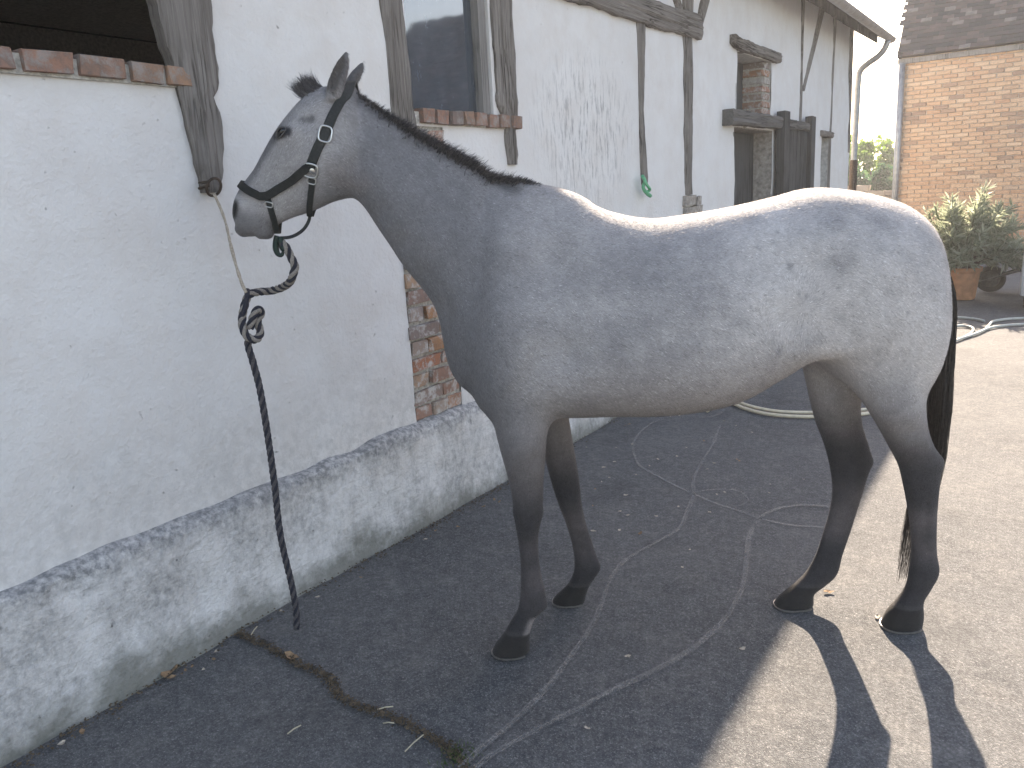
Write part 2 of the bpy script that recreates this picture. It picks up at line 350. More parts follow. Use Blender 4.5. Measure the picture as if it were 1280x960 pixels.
def timber(name, axis, st, parent, xb=WX - .04, xf=WX + .022, mat=None, nz=.006, seed=1):
    """st rows: position along the timber, edge0, edge1 (the other in-wall axis)"""
    st = np.array(st, float); st = st[np.argsort(st[:, 0])]; L = st[-1, 0] - st[0, 0]; m = max(6, int(L / .025)); p = np.linspace(st[0, 0], st[-1, 0], m)
    e0 = np.interp(p, st[:, 0], st[:, 1]); e1 = np.interp(p, st[:, 0], st[:, 2]); K = 13; u = np.linspace(0, 1, K); V = []
    q = np.stack([p, np.full(m, seed * 3.3), np.zeros(m)], 1)
    e0 = e0 + nz * vnoise(q, 7, seed) + nz * .6 * vnoise(q, 23, seed); e1 = e1 + nz * vnoise(q, 6, seed + 9) + nz * .6 * vnoise(q, 25, seed + 9)
    rows = [np.c_[np.full(m, xb), e0]]
    for k in range(K):
        ev = e0 + (e1 - e0) * u[k]; edge = .012 * (abs(2 * u[k] - 1) ** 6)
        g = vnoise(np.stack([p * .8, np.full(m, u[k] * 9 + seed), np.zeros(m)], 1), 2.1, seed + 3) * .006 + vnoise(np.stack([p * 1.5, np.full(m, u[k] * 26), np.zeros(m)], 1), 2.5, seed + 4) * .004
        rows.append(np.c_[xf - edge + g, ev])
    rows.append(np.c_[np.full(m, xb), e1]); W = np.stack(rows, 1)
    P = np.empty((m, K + 2, 3)); P[..., 0] = W[..., 0]
    P[..., axis] = p[:, None]; P[..., 3 - axis] = W[..., 1]
    I = np.arange(m * (K + 2)).reshape(m, K + 2); F = [tuple(f) for f in np.stack([I[:-1, :-1], I[1:, :-1], I[1:, 1:], I[:-1, 1:]], -1).reshape(-1, 4)]
    F += [tuple(I[0]), tuple(I[-1][::-1])]
    return obj(name, P.reshape(-1, 3), F, mat or (M['wood'] if axis == 2 else M['woodh']), parent, False)
def px2(pts):  # wall pixels -> (y,z)
    a = np.array(pts, float); P = on_x(a[:, 0], a[:, 1], WX); return P[:, 1:]
# leaning post beside the open window
timber('post', 2, [(3.3, 1.74, 2.02), (2.27, 1.75, 1.98), (2.12, 1.785, 1.972), (2.03, 1.80, 1.968), (1.975, 1.803, 1.932), (1.92, 1.81, 1.952), (1.80, 1.818, 1.945), (1.70, 1.826, 1.915), (1.645, 1.84, 1.885)], barn, nz=.010, seed=2)
timber('post', 2, [(3.3, 2.86, 3.02), (2.44, 2.867, 3.016), (2.0, 2.885, 3.03), (1.885, 2.90, 3.042)], barn, nz=.007, seed=3)
timber('post', 2, [(3.3, 3.735, 3.93), (2.6, 3.725, 3.92), (2.3, 3.735, 3.925), (2.06, 3.735, 3.93), (1.97, 3.80, 3.905), (1.935, 3.81, 3.895), (1.90, 3.80, 3.90), (1.8, 3.81, 3.915), (1.742, 3.815, 3.90)], barn, nz=.009, seed=4)
timber('post', 2, [(2.72, 5.505, 5.635), (2.3, 5.515, 5.60), (2.1, 5.525, 5.585), (1.9, 5.54, 5.60), (1.65, 5.55, 5.64), (1.60, 5.56, 5.63)], barn, nz=.008, seed=5)
timber('post', 2, [(2.73, 6.35, 6.53), (2.2, 6.36, 6.53), (1.60, 6.36, 6.51), (1.50, 6.38, 6.52)], barn, nz=.006, seed=6)
timber('beam', 1, [(4.0, 2.69, 2.86), (5.0, 2.70, 2.855), (5.9, 2.70, 2.875), (6.4, 2.715, 2.90), (6.68, 2.72, 2.89)], barn, xf=WX + .045, nz=.008, seed=7)
timber('post', 2, [(3.5, 4.18, 4.36), (2.862, 4.19, 4.37)], barn, seed=8)
timber('post', 2, [(3.5, 6.36, 6.55), (2.892, 6.36, 6.54)], barn, xf=WX + .03, seed=9)
timber('brace', 2, [(3.5, 5.62, 5.78), (2.88, 6.22, 6.345)], barn, seed=10)
timber('brace', 2, [(3.5, 7.10, 7.24), (2.74, 6.56, 6.66)], barn, seed=11)
timber('post', 2, [(3.62, 9.80, 9.90), (2.2, 9.80, 9.86)], barn, xf=WX + .018, seed=12)
timber('brace', 2, [(3.62, 10.68, 10.86), (2.55, 9.865, 9.96)], barn, seed=13)
timber('post', 2, [(3.62, 11.30, 11.42), (2.1, 11.29, 11.36), (1.2, 11.29, 11.37)], barn, xf=WX + .018, seed=14)
timber('post', 2, [(3.62, 12.30, 12.50), (1.9, 12.44, 12.52)], barn, xf=WX + .02, seed=15)
# stone pads under the fifth post
pd = empty('stone_pad', (WX, 6.5, 1.34)); pd.parent = barn; pd.location -= wloc(barn)
for i, (a, b, c, d) in enumerate([(6.34, 6.50, 1.33, 1.40), (6.51, 6.70, 1.33, 1.405), (6.33, 6.56, 1.415, 1.49), (6.57, 6.69, 1.415, 1.485)]):
    MB().box((WX - .05, a, c), (WX + .035, b, d), .008).build('stone', M['stone'], pd)

# brick sills, one object per brick
def brick_meshes(n, mat, j=.06, name='brick'):
    out = []
    for k in range(n):
        bm = bmesh.new(); bmesh.ops.create_cube(bm, size=1); bmesh.ops.bevel(bm, geom=bm.edges[:], offset=.035, segments=1, affect='EDGES')
        for v in bm.verts: v.co += Vector([random.uniform(-j, j) for _ in range(3)]) * .5
        me = bpy.data.meshes.new(name); bm.to_mesh(me); bm.free(); me.materials.append(mat); out.append(me)
    return out
def place(me, name, c, size, parent, rx=0., ry=0., rz=0.):
    o = bpy.data.objects.new(name, me); COL.objects.link(o); o.parent = parent; o.location = Vector(c) - wloc(parent); o.scale = size; o.rotation_euler = (rx, ry, rz); return o
bsill = brick_meshes(6, M['brick']); bpatch = brick_meshes(8, M['patchbrick'], .12)
sill = MB().box((WX - .28, -.25, 2.0), (WX + .004, 1.86, 2.058)).build('window_sill', M['mortar'], barn)
y = 1.845; k = 0
wds = [.085, .115, .145, .15, .165, .155]
while y > -.2:
    wd = wds[k] if k < len(wds) else random.uniform(.13, .16)
    place(random.choice(bsill), 'brick', (WX - .10, y - wd / 2, 2.038 + random.uniform(-.003, .003)), (.25, wd, .062), sill, random.uniform(-.03, .03), 0, random.uniform(-.02, .02)); y -= wd + .022; k += 1
sill2 = MB().box((WX - .28, 3.04, 1.93), (WX + .004, 3.88, 1.985)).build('window_sill', M['mortar'], barn)
y = 3.075
while y < 3.86:
    wd = random.uniform(.088, .10); place(random.choice(bsill), 'brick', (WX - .09, y + wd / 2, 1.967 + random.uniform(-.003, .003)), (.25, wd, .066), sill2, random.uniform(-.04, .04), 0, 0); y += wd + .018
# patch of bare brick where the post has rotted away
patch = MB().box((WX - .2, 2.86, .44), (WX - .012, 3.27, 1.95)).build('brick_patch', M['mortar'], barn)
z = .515; r = 0
while z < 1.88:
    hgt = random.uniform(.055, .07); y = 2.885; first = True
    while y < 3.235:
        wd = random.choice([.105, .20, .215, .15]) if not first else (.21 if r % 2 else .11); first = False
        if y + wd > 3.245: wd = 3.25 - y
        if wd > .03: place(random.choice(bpatch), 'brick', (WX - .035 + random.uniform(-.012, .010), y + wd / 2, z + hgt / 2), (.09, wd, hgt), patch, random.uniform(-.03, .03), 0, random.uniform(-.04, .04))
        y += wd + random.uniform(.015, .024)
    z += hgt + random.uniform(.016, .022); r += 1

# glazed window
M['glass'] = None
t = NT('dusty_window_glass'); t.b.inputs['Metallic'].default_value = 0
dust = t.ramp(t.noise(14, 6, .7, t.map((1, 1, .4))), (.35, .02), (.75, .22)); sp = t.ramp(t.noise(70, 2), (.74, 0.), (.78, .5))
t.put(t.b.inputs['Base Color'], t.mix(t.math('ADD', dust, sp), (.018, .032, .048), (.30, .36, .42))); t.b.inputs['Roughness'].default_value = .04
t.b.inputs['Specular IOR Level'].default_value = 1.0; t.b.inputs['IOR'].default_value = 1.9
t.b.inputs['Coat Weight'].default_value = .0
q = t.n('ShaderNodeBump'); q.inputs['Strength'].default_value = .05; q.inputs['Distance'].default_value = .02; t.l(t.noise(2.2, 2), q.inputs['Height']); t.l(q.outputs[0], t.b.inputs['Normal'])
M['glass'] = t.m
win = empty('window', (WX - .06, 3.36, 1.99)); win.parent = barn; win.location -= wloc(barn)
MB().box((WX - .075, 3.03, 1.992), (WX - .067, 3.645, 2.99)).build('pane', M['glass'], win)
MB().box((WX - .09, 3.642, 1.99), (WX - .02, 3.705, 2.99)).build('frame', M['frame'], win)
MB().box((WX - .085, 3.024, 1.985), (WX - .05, 3.646, 1.999)).box((WX - .085, 3.022, 1.999), (WX - .055, 3.040, 2.99)).build('frame', M['frame'], win)

# hatch, lintels, sliding door
timber('lintel', 1, [(7.45, 2.79, 2.86), (7.56, 2.75, 2.845), (8.2, 2.745, 2.84), (8.88, 2.745, 2.84)], barn, xf=WX + .06, nz=.008, seed=21)
hb = MB().box((WX - .29, 8.50, 2.22), (WX - .02, 8.698, 2.735)).build('hatch_jamb', M['mortar'], barn); z = 2.225
while z < 2.68:
    place(random.choice(bpatch), 'brick', (WX - .14, 8.59, z + .03), (.262, .20, .058), hb, 0, 0, random.uniform(-.03, .03)); z += .075
MB().box((WX - .26, 7.67, 2.22), (WX - .22, 8.5, 2.735)).build('hatch_board', M['wooddoor'], barn)
sd = empty('sliding_door', (WX + .06, 9.4, .05)); sd.parent = barn; sd.location -= wloc(barn)
timber('rail', 1, [(7.27, 2.08, 2.215), (8.9, 2.10, 2.21), (10.15, 2.105, 2.19)], sd, xb=WX - .02, xf=WX + .10, mat=m_wood('door_rail_wood', (.05, .05, .05), (.13, .125, .12), (.22, .21, .20), 1), seed=22)
y = 9.05
while y < 9.9:
    MB().box((WX + .045, y, .08), (WX + .075, y + .135, 2.10), .002).build('plank', M['wooddoor'], sd); y += .145
MB().box((WX + .04, 8.82, .06), (WX + .12, 9.03, 2.27), .004).build('stile', M['wooddoor'], sd)
MB().box((WX + .04, 9.94, .06), (WX + .12, 10.10, 2.27), .004).build('stile', M['wooddoor'], sd)
MB().box((WX - .22, 8.05, .03), (WX - .18, 8.75, 2.06)).build('inner_door', M['wooddoor'], barn)
timber('lintel', 1, [(10.78, 2.08, 2.15), (11.36, 2.07, 2.14)], barn, xf=WX + .05, seed=23)
MB().box((WX - .15, 10.88, 0), (WX - .10, 11.27, 2.07)).build('narrow_door', M['wooddoor'], barn)

# roof: eave at x=-2.15, z=3.45
EX, EZ, SL = -2.22, 3.43, .62
def tiles(name, o, u, v, nu, nv, du, dv, parent, mat=None, trim=None, seed=3):
    """courses of flat tiles as one mesh; o origin at the eave, u along, v up the slope"""
    o, u, v = map(lambda a: np.asarray(a, float), (o, u, v)); nrm = np.cross(u, v); rs = np.random.default_rng(seed); V = []; F = []; A = []
    for j in range(nv):
        for i in range(nu):
            a = (i + .5 * (j % 2)) * du; b = j * dv
            if trim and not trim(a, b): continue
            l = dv * 1.5; wd = du * .97; p0 = o + u * (a + rs.uniform(-.003, .003)) + v * (b + rs.uniform(-.008, .008)) + nrm * (.012 + rs.uniform(-.003, .006))
            lift = nrm * .014; k = len(V)
            c = [p0 + lift, p0 + u * wd + lift, p0 + u * wd + v * l, p0 + v * l]
            V += c + [x - nrm * .014 for x in c]; F += [(k, k + 1, k + 2, k + 3), (k + 4, k + 5, k + 1, k), (k + 5, k + 6, k + 2, k + 1), (k + 7, k + 4, k, k + 3)]; A += [rs.random()] * 8
    ob = obj(name, V, F, mat or M['tile'], parent); at = ob.data.attributes.new('rnd', 'FLOAT', 'POINT'); at.data.foreach_set('value', A); ob['kind'] = 'stuff'; return ob
ux = np.array([-1, 0, SL]); ux = ux / np.linalg.norm(ux); RY0, RY1 = -4.5, YEND + .42
ridge = EZ + 3.8 * SL
roof = obj('roof', [(EX, RY0, EZ), (EX, RY1, EZ), (EX - 3.8, RY1, ridge), (EX - 3.8, RY0, ridge), (-9.7, RY0, EZ), (-9.7, RY1, EZ)] + [(EX, RY0, EZ - .035), (EX, RY1, EZ - .035), (EX - 3.8, RY1, ridge - .035), (EX - 3.8, RY0, ridge - .035), (-9.7, RY0, EZ - .035), (-9.7, RY1, EZ - .035)],
           [(0, 1, 2, 3), (3, 2, 5, 4), (6, 9, 8, 7), (9, 10, 11, 8), (0, 6, 7, 1), (1, 7, 8, 2), (2, 8, 11, 5), (4, 5, 11, 10), (3, 4, 10, 9), (0, 3, 9, 6)], M['wooddoor'], barn)
tiles('roof_tiles', (EX + .05, RY0 - .02, EZ - .02), (0, 1, 0), ux, int((RY1 - RY0) / .19), 26, .19, .165, roof)
y = RY0 + .2
while y < RY1:
    MB().add([(WX - .25, y, EZ + .68 * SL - .04), (WX - .25, y + .09, EZ + .68 * SL - .04), (EX - .03, y + .09, EZ - .02), (EX - .03, y, EZ - .02), (WX - .25, y, EZ + .68 * SL - .16), (WX - .25, y + .09, EZ + .68 * SL - .16), (EX - .03, y + .09, EZ - .12), (EX - .03, y, EZ - .12)], [(3, 2, 1, 0), (4, 5, 6, 7), (0, 1, 5, 4), (1, 2, 6, 5), (2, 3, 7, 6), (3, 0, 4, 7)]).build('rafter', M['wooddoor'], roof); y += .62
MB().add([(WX - .02, YEND - .02, 3.3), (WX - .02, YEND, 3.3), (-9.5, YEND, 3.3), (-9.5, YEND - .02, 3.3), (WX - .02, YEND - .02, EZ + .40 * SL), (WX - .02, YEND, EZ + .40 * SL), (EX - 3.8, YEND, ridge - .05), (EX - 3.8, YEND - .02, ridge - .05)], [(0, 1, 2, 3), (0, 4, 5, 1), (1, 5, 6, 2), (2, 6, 7, 3), (3, 7, 4, 0), (4, 7, 6, 5)]).build('gable_wall', M['plaster'], barn)
MB().box((WX - .03, -4., 3.655), (WX - .01, YEND, 3.70)).build('wall_plate', M['wooddoor'], barn)
# gutter and downpipe
GXX = EX + .075; th = np.linspace(math.pi, 2 * math.pi, 9); gp = []
for yy in (RY0, RY1):
    gp += [(GXX + .06 * math.cos(a), yy, EZ - .02 + .06 * math.sin(a)) for a in th]
obj('gutter', gp, [(i, i + 1, i + 10, i + 9) for i in range(8)], M['zinc'], barn, True)
a = on_y([1108, 1105, 1098, 1084, 1075, 1073, 1071, 1069], [50, 62, 70, 80, 89, 100, 150, 230], YEND + .15)
dp = crom(np.r_[[(GXX, YEND + .15, EZ - .07)], a[1:6], [(a[5][0] - .005, YEND + .15, 2.6), (a[5][0] - .02, YEND + .15, 1.2), (a[5][0] - .02, YEND + .15, .05)]], 60)
MB().tube(dp, .042, 12).build('downpipe', M['zinc'], barn, True)
MB().lathe([(.042, 0), (.052, 0), (.054, 1.75), (.042, 1.78)], (a[5][0] - .016, YEND + .15, .02), 14).build('downpipe_shoe', M['iron'], barn, True)

# ------------------------------------------------------------------ brick house across the yard
HY, HX0, HX1, HE = 17.0, -2.63, 12.9, 3.62
house = empty('brick_house', (HX0, HY, 0), 'brick house with dark tiled roof across the yard', 'house')
hw = MB().box((HX0, HY + .012, -.05), (HX1, HY + 6.4, HE + .06)).build('wall', M['housemortar'], house)
hb = brick_meshes(8, M['housebrick'], .05); n = 0; sv = []; sf = []; rs = random.Random(5); rest = MB(); z = .02; r = 0
cand = []; RA = []
while z < HE - .03:
    x = HX0 + (.0 if r % 2 else -.115)
    while x < HX1:
        x0 = max(x, HX0); x1 = min(x + .222, HX1)
        if x1 - x0 > .05: cand.append((x0, x1, z))
        x += .236
    z += .0735; r += 1
vis = [c for c in cand if c[0] < -.30 and c[2] > .85]; vis = sorted(vis, key=lambda c: -c[2])[:300]; vs = set(vis)
for c in cand:
    x0, x1, z = c; dy = rs.uniform(-.006, .004)
    if c in vs: place(rs.choice(hb), 'brick', ((x0 + x1) / 2, HY + .04 + dy, z + .031 + rs.uniform(-.003, .003)), (x1 - x0, .10, .060), hw, 0, 0, rs.uniform(-.012, .012))
    else: rest.box((x0, HY - .010 + dy, z), (x1, HY + .06, z + .060)); RA += [rs.random()] * 8
t = NT('house_brick_rest'); 
c = t.ramp(t.attr('rnd', 2), (0., (.60, .37, .24)), (.3, (.65, .43, .28)), (.6, (.55, .33, .21)), (.85, (.68, .48, .33)), (1., (.36, .24, .18))); n_ = t.noise(38, 6, .65); c = t.mix(t.ramp(n_, (.38, 0.), (.72, .3)), c, (.12, .115, .11)); o = rest.build('far_bricks', t.done(c, .92, n_, .7, .008, spec=.1), hw); o['kind'] = 'stuff'; at = o.data.attributes.new('rnd', 'FLOAT', 'POINT'); at.data.foreach_set('value', RA)
rise = 3.15; RYm = HY + 3.2; hov = .12
hr = obj('roof', [(HX0 - .06, HY - hov, HE), (HX1 + .1, HY - hov, HE), (HX1 - 1.7, RYm, HE + rise), (HX0 - .20, RYm, HE + rise), (HX0 - .06, HY + 6.6, HE), (HX1 + .1, HY + 6.6, HE)], [(0, 1, 2, 3), (3, 2, 5, 4), (1, 5, 2), (0, 3, 4), (0, 4, 5, 1)], M['tile'], house)
at = hr.data.attributes.new('rnd', 'FLOAT', 'POINT'); at.data.foreach_set('value', [.3] * 6)
sv = np.array([0, RYm - HY + hov, rise]); ls = np.linalg.norm(sv); sv = sv / ls
tiles('roof_tiles', (HX0 - .09 - .24, HY - hov - .03, HE - .005), (1, 0, 0), sv, int((HX1 - HX0 + .3) / .18), int(ls / .115), .18, .115, hr, trim=lambda a, b: .24 - .15 * b / ls - .03 < a < (HX1 - HX0 + .34) - 1.7 * b / ls, seed=9)
MB().box((HX0 - .05, HY - .07, HE - .11), (HX1, HY - .012, HE - .022)).build('eaves_board', M['frame'], house)
hpp = on_y([1127, 1121], [80, 246], HY - .09)
MB().tube([(HX0 + .03, HY - .09, HE - .1), (HX0 + .03, HY - .09, .05)], .055, 12).build('drainpipe', M['zinc'], house, True)

# ------------------------------------------------------------------ behind the gap: low rubble wall and trees
t = NT('rubble'); c = t.ramp(t.rnd(), (0., (.36, .30, .25)), (.5, (.45, .40, .34)), (1., (.28, .24, .21)))
M['rubble'] = t.done(c, .95, t.noise(30, 5), .8, .02)
rw = empty('rubble_wall', (-4.0, 21.5, 0), 'low tumbledown stone wall in the gap beyond the barn corner', 'wall')
rb = brick_meshes(8, M['rubble'], .22, 'stone')
rwb = MB().add([(-6.0, 21.6, 0), (-1.8, 21.6, 0), (-1.8, 22, 0), (-6, 22, 0), (-6.0, 21.6, 1.5), (-1.8, 21.6, .75), (-1.8, 22, .75), (-6, 22, 1.5)], BF).build('wall_core', M['stone'], rw)
z = .05
while z < 1.6:
    x = -6.
    while x < -1.8:
        wd = random.uniform(.18, .4)
        if z < 1.56 - (x + 6.0) * .19 + random.uniform(-.05, .05) and x > -5.0: place(random.choice(rb), 'stone', (x + wd / 2, 21.62, z + .06), (wd, .3, .135), rw, random.uniform(-.1, .1), random.uniform(-.1, .1), 0)
        x += wd + .02
    z += .145
def leafcloud(C, n, size, rs, asp=.45, up=.25):
    """n single leaves (4-gon) around the centres C"""
    P = C[rs.integers(0, len(C), n)]; d = rs.normal(size=(n, 3)); d /= np.linalg.norm(d, axis=1)[:, None]
    a = rs.normal(size=(n, 3)) + np.array([0, 0, up]); a /= np.linalg.norm(a, axis=1)[:, None]; b = np.cross(a, d); b /= np.linalg.norm(b, axis=1)[:, None] + 1e-9
    s = size * rs.uniform(.6, 1.3, n)[:, None]
    V = np.stack([P, P + a * s * .5 + b * s * asp, P + a * s, P + a * s * .5 - b * s * asp], 1).reshape(-1, 3)
    return V, np.arange(4 * n).reshape(n, 4)
def m_leaf(name, cols, tr=.5):
    t = NT(name); c = t.ramp(t.attr('rnd', 2), *[(i / (len(cols) - 1), k) for i, k in enumerate(cols)])
    t.put(t.b.inputs['Base Color'], c); t.b.inputs['Roughness'].default_value = .45
    trn = t.n('ShaderNodeBsdfTranslucent'); t.l(c, trn.inputs[0]); mx = t.n('ShaderNodeMixShader'); mx.inputs[0].default_value = tr
    t.l(t.b.outputs[0], mx.inputs[1]); t.l(trn.outputs[0], mx.inputs[2]); t.l(mx.outputs[0], t.out.inputs[0]); return t.m
def leafmesh(name, V, F, mat, parent, rs, per=4):
    me = fastmesh(name, V - np.array(wloc(parent)), F, False); at = me.attributes.new('rnd', 'FLOAT', 'POINT')
    at.data.foreach_set('value', np.repeat(rs.random(len(F)), per).astype(np.float32)); return link(name, me, mat, parent)
M['bark'] = plain('bark', (.13, .10, .075), .95, var=.4, sc=20, bstr=.8)
M['treeleaf'] = m_leaf('tree_leaves', [(.09, .17, .03), (.15, .25, .045), (.22, .32, .07)])
M['treeleaf2'] = m_leaf('dark_tree_leaves', [(.035, .09, .045), (.05, .12, .055), (.08, .15, .06)])
def tree(loc, hgt, rad, label, mat, seed, n=5200, size=.16):
    rs = np.random.default_rng(seed); e = empty('tree', loc, label, 'tree'); L = np.array(loc, float); mb = MB()
    mb.tube([L, L + (.05, 0, hgt * .35), L + (.0, .1, hgt * .8)], [.11, .08, .03], 8); tips = []
    for k in range(15):
        a = rs.uniform(0, 6.28); z0 = hgt * rs.uniform(.16, .6); z1 = min(hgt * .93, z0 + hgt * rs.uniform(.1, .38)); rr = rad * rs.uniform(.45, .95)
        p = L + (rr * math.cos(a), rr * math.sin(a), z1); mb.tube([L + (0, 0, z0), (L + (0, 0, z0) + p) / 2 + (0, 0, .1), p], [.05, .035, .012], 5); tips.append(p)
        for _ in range(3): tips.append(p + rs.normal(size=3) * rad * .22)
    mb.build('trunk', M['bark'], e)
    tips = np.array(tips); C = tips[rs.integers(0, len(tips), 900)] + rs.normal(size=(900, 3)) * rad * .13
    V, F = leafcloud(C, n, size, rs); leafmesh('crown', V, F, mat, e, rs)
tree((-7.3, 34, 0), 3.2, 1.5, 'light green bushy tree right of the barn downpipe', M['treeleaf'], 1)
tree((-5.6, 31, 0), 2.1, .75, 'dark blue-green shrub tree in front of the light green tree', M['treeleaf2'], 2, 3600, .13)
tree((-5.2, 38, 0), 2.6, 1.3, 'pale green tree beside the brick house corner', M['treeleaf'], 3)
tree((-10.5, 40, 0), 2.9, 1.6, 'green bush showing between the barn corner and the downpipe', M['treeleaf'], 4)
# ------------------------------------------------------------------ the horse: a field of tapered sections, meshed as one surface
HD = _n(np.array([-.809, -.588, 0])); HN = np.array([.588, -.809, 0]); HN = HN / np.linalg.norm(HN); HM = np.array([-1.01, 2.57, 0.])
def h2w(P): P = np.asarray(P, float); return HM + P[..., :1] * HD + P[..., 1:2] * HN + P[..., 2:3] * np.array([0, 0, 1.])
def hpix(x, y, t=0.):
    P = on_plane(np.asarray(x, float), np.asarray(y, float), HM + HN * t, HN); return np.stack([(P - HM) @ HD, P[..., 2]], -1)
CH = np.array([(CO - HM) @ HD, (CO - HM) @ HN, CAMH])           # camera in horse coordinates (s,t,z)
GS = .0065
s_ax = np.arange(-1.06, 1.60, GS); t_ax = np.arange(-.36, .365, GS); z_ax = np.arange(-.0163, 2.06, GS)
FLD = np.full((len(s_ax), len(t_ax), len(z_ax)), .5, np.float32)
def smin(a, b, k):
    h = np.maximum(k - np.abs(a - b), 0) / k; return np.minimum(a, b) - h * h * k * .25
def stations(rows, corr=True):
    """rows: (ax,ay),(bx,by) photo pixels of the two edges, half-width, lateral centre, taper -> s,z edges corrected for the view"""
    out = []
    for (a, b, wd, tc, c) in rows:
        A = hpix(*a, tc); B = hpix(*b, tc); Cn = (A + B) / 2; e = B - A; h = np.linalg.norm(e) / 2; e = e / (2 * h)
        if corr:
            for sg in (-1, 1):
                P = Cn + e * sg * h; v = np.array([P[0], tc, P[1]]) - CH; q = np.array([v[0], v[2]]) / v[1]; k = abs(q @ e) * wd * .9
                hn = math.sqrt(max(h * h - k * k, (.72 * h) ** 2))
                if sg < 0: A = Cn - e * hn
                else: B = Cn + e * hn
        out.append([A[0], A[1], B[0], B[1], wd, tc, c])
    return np.array(out)
def chain(st, p=2.2, N=110, cap=.03, pad=.10, reach=1.):
    D = crom(st, N); A, B = D[:, :2], D[:, 2:4]; C = (A + B) / 2; e = B - A; h = np.linalg.norm(e, axis=1) / 2; e = e / (2 * h[:, None])
    T = np.gradient(C, axis=0); nr = np.stack([-e[:, 1], e[:, 0]], 1); nr *= np.sign(np.sum(nr * T, 1))[:, None]
    lo = np.minimum(A, B).min(0) - pad; hi = np.maximum(A, B).max(0) + pad; wmax = D[:, 4].max() * 1.5
    i0, i1 = np.searchsorted(s_ax, [lo[0], hi[0]]); k0, k1 = np.searchsorted(z_ax, [lo[1], hi[1]]); j0, j1 = np.searchsorted(t_ax, [D[:, 5].min() - wmax - pad, D[:, 5].max() + wmax + pad])
    S, Z = np.meshgrid(s_ax[i0:i1], z_ax[k0:k1], indexing='ij'); P = np.stack([S.ravel(), Z.ravel()], 1)
    dl = P @ nr.T - np.sum(C * nr, 1); u = P @ e.T - np.sum(C * e, 1)
    cost = dl ** 2 + reach * np.maximum(np.abs(u) - 1.05 * h, 0) ** 2; i = np.argmin(cost, 1); r = np.arange(len(P))
    d0 = dl[r, i]; j = np.where(d0 > 0, np.minimum(i + 1, N - 1), np.maximum(i - 1, 0)); d1 = dl[r, j]
    fr = np.where(np.abs(d0 - d1) > 1e-6, d0 / np.where(np.abs(d0 - d1) > 1e-6, d0 - d1, 1), 0); fr = np.clip(np.where(j == i, 0, fr), 0, 1)
    L = lambda a: a[i] * (1 - fr) + a[j] * fr
    uu = u[r, i] * (1 - fr) + u[r, j] * fr; hh = L(h); ww = L(D[:, 4]); tc = L(D[:, 5]); c = L(D[:, 6])
    ex = np.where((i == N - 1) & (d0 > 0), d0, np.where((i == 0) & (d0 < 0), -d0, 0.)) / (np.minimum(hh, ww) if cap is None else cap)
    a = uu / hh; b = (t_ax[None, j0:j1] - tc[:, None]) / (ww * np.clip(1 + c * np.clip(a, -1.2, 1.2), .25, 2))[:, None]
    rr = (np.abs(a)[:, None] ** p + np.abs(b) ** p) ** (1 / p); rr = np.sqrt(rr ** 2 + (ex ** 2)[:, None])
    f = (rr - 1) * np.minimum(hh, ww)[:, None]
    f = f.reshape(S.shape[0], S.shape[1], -1).transpose(0, 2, 1)
    return f.astype(np.float32), (slice(i0, i1), slice(j0, j1), slice(k0, k1))
def blend(fl, k):
    f, sl = fl; FLD[sl] = smin(FLD[sl], f, k)
def bump(px, t, rad, amp, both=True, rt=None):
    """swell (amp>0) or hollow at a photo pixel, at lateral position t"""
    c = hpix(*px, t); rt = rt or rad
    for sg in ((1, -1) if both else (1,)):
        sl = tuple(slice(*np.searchsorted(ax, [v - 2.6 * q, v + 2.6 * q])) for ax, v, q in ((s_ax, c[0], rad), (t_ax, sg * t, rt), (z_ax, c[1], rad)))
        q = ((s_ax[sl[0]] - c[0]) / rad)[:, None, None] ** 2 + ((t_ax[sl[1]] - sg * t) / rt)[None, :, None] ** 2 + ((z_ax[sl[2]] - c[1]) / rad)[None, None, :] ** 2
        FLD[sl] -= (amp * np.exp(-q)).astype(np.float32)

torso = stations([
    ((1165, 324), (1164, 380), .055, 0, 0), ((1160, 299), (1159, 425), .12, 0, 0), ((1150, 275), (1150, 466), .185, 0, .02), ((1126, 256), (1132, 490), .238, 0, .0),
    ((1087, 243), (1090, 492), .262, 0, -.02), ((1044, 236), (1046, 476), .268, 0, -.02), ((1009, 236), (1008, 449), .262, 0, .0), ((966, 247), (966, 472), .262, 0, .05),
    ((913, 259), (913, 501), .272, 0, .10), ((860, 268), (860, 513), .285, 0, .14), ((815, 273), (815, 517), .292, 0, .16), ((762, 264), (762, 517), .285, 0, .24),
    ((710, 242), (712, 518), .262, 0, .36), ((684, 240), (690, 518), .245, 0, .40), ((655, 246), (660, 516), .235, 0, .36), ((630, 264), (630, 514), .225, 0, .25),
    ((614, 285), (614, 507), .207, 0, .17), ((604, 325), (605, 500), .172, 0, .1), ((596, 368), (597, 490), .122, 0, .05), ((590, 405), (590, 470), .06, 0, 0)])
neck = stations([
    ((704, 300), (612, 490), .17, 0, .45), ((668, 272), (585, 462), .165, 0, .45), ((636, 243), (569, 428), .148, 0, .42), ((599, 214), (549, 389), .130, 0, .40), ((563, 193), (528, 361), .116, 0, .40),
    ((528, 173), (506, 334), .104, 0, .38), ((498, 154), (486, 304), .096, 0, .34), ((472, 136), (467, 276), .088, 0, .3), ((452, 121), (451, 250), .082, 0, .22), ((436, 112), (440, 232), .076, 0, .15)])
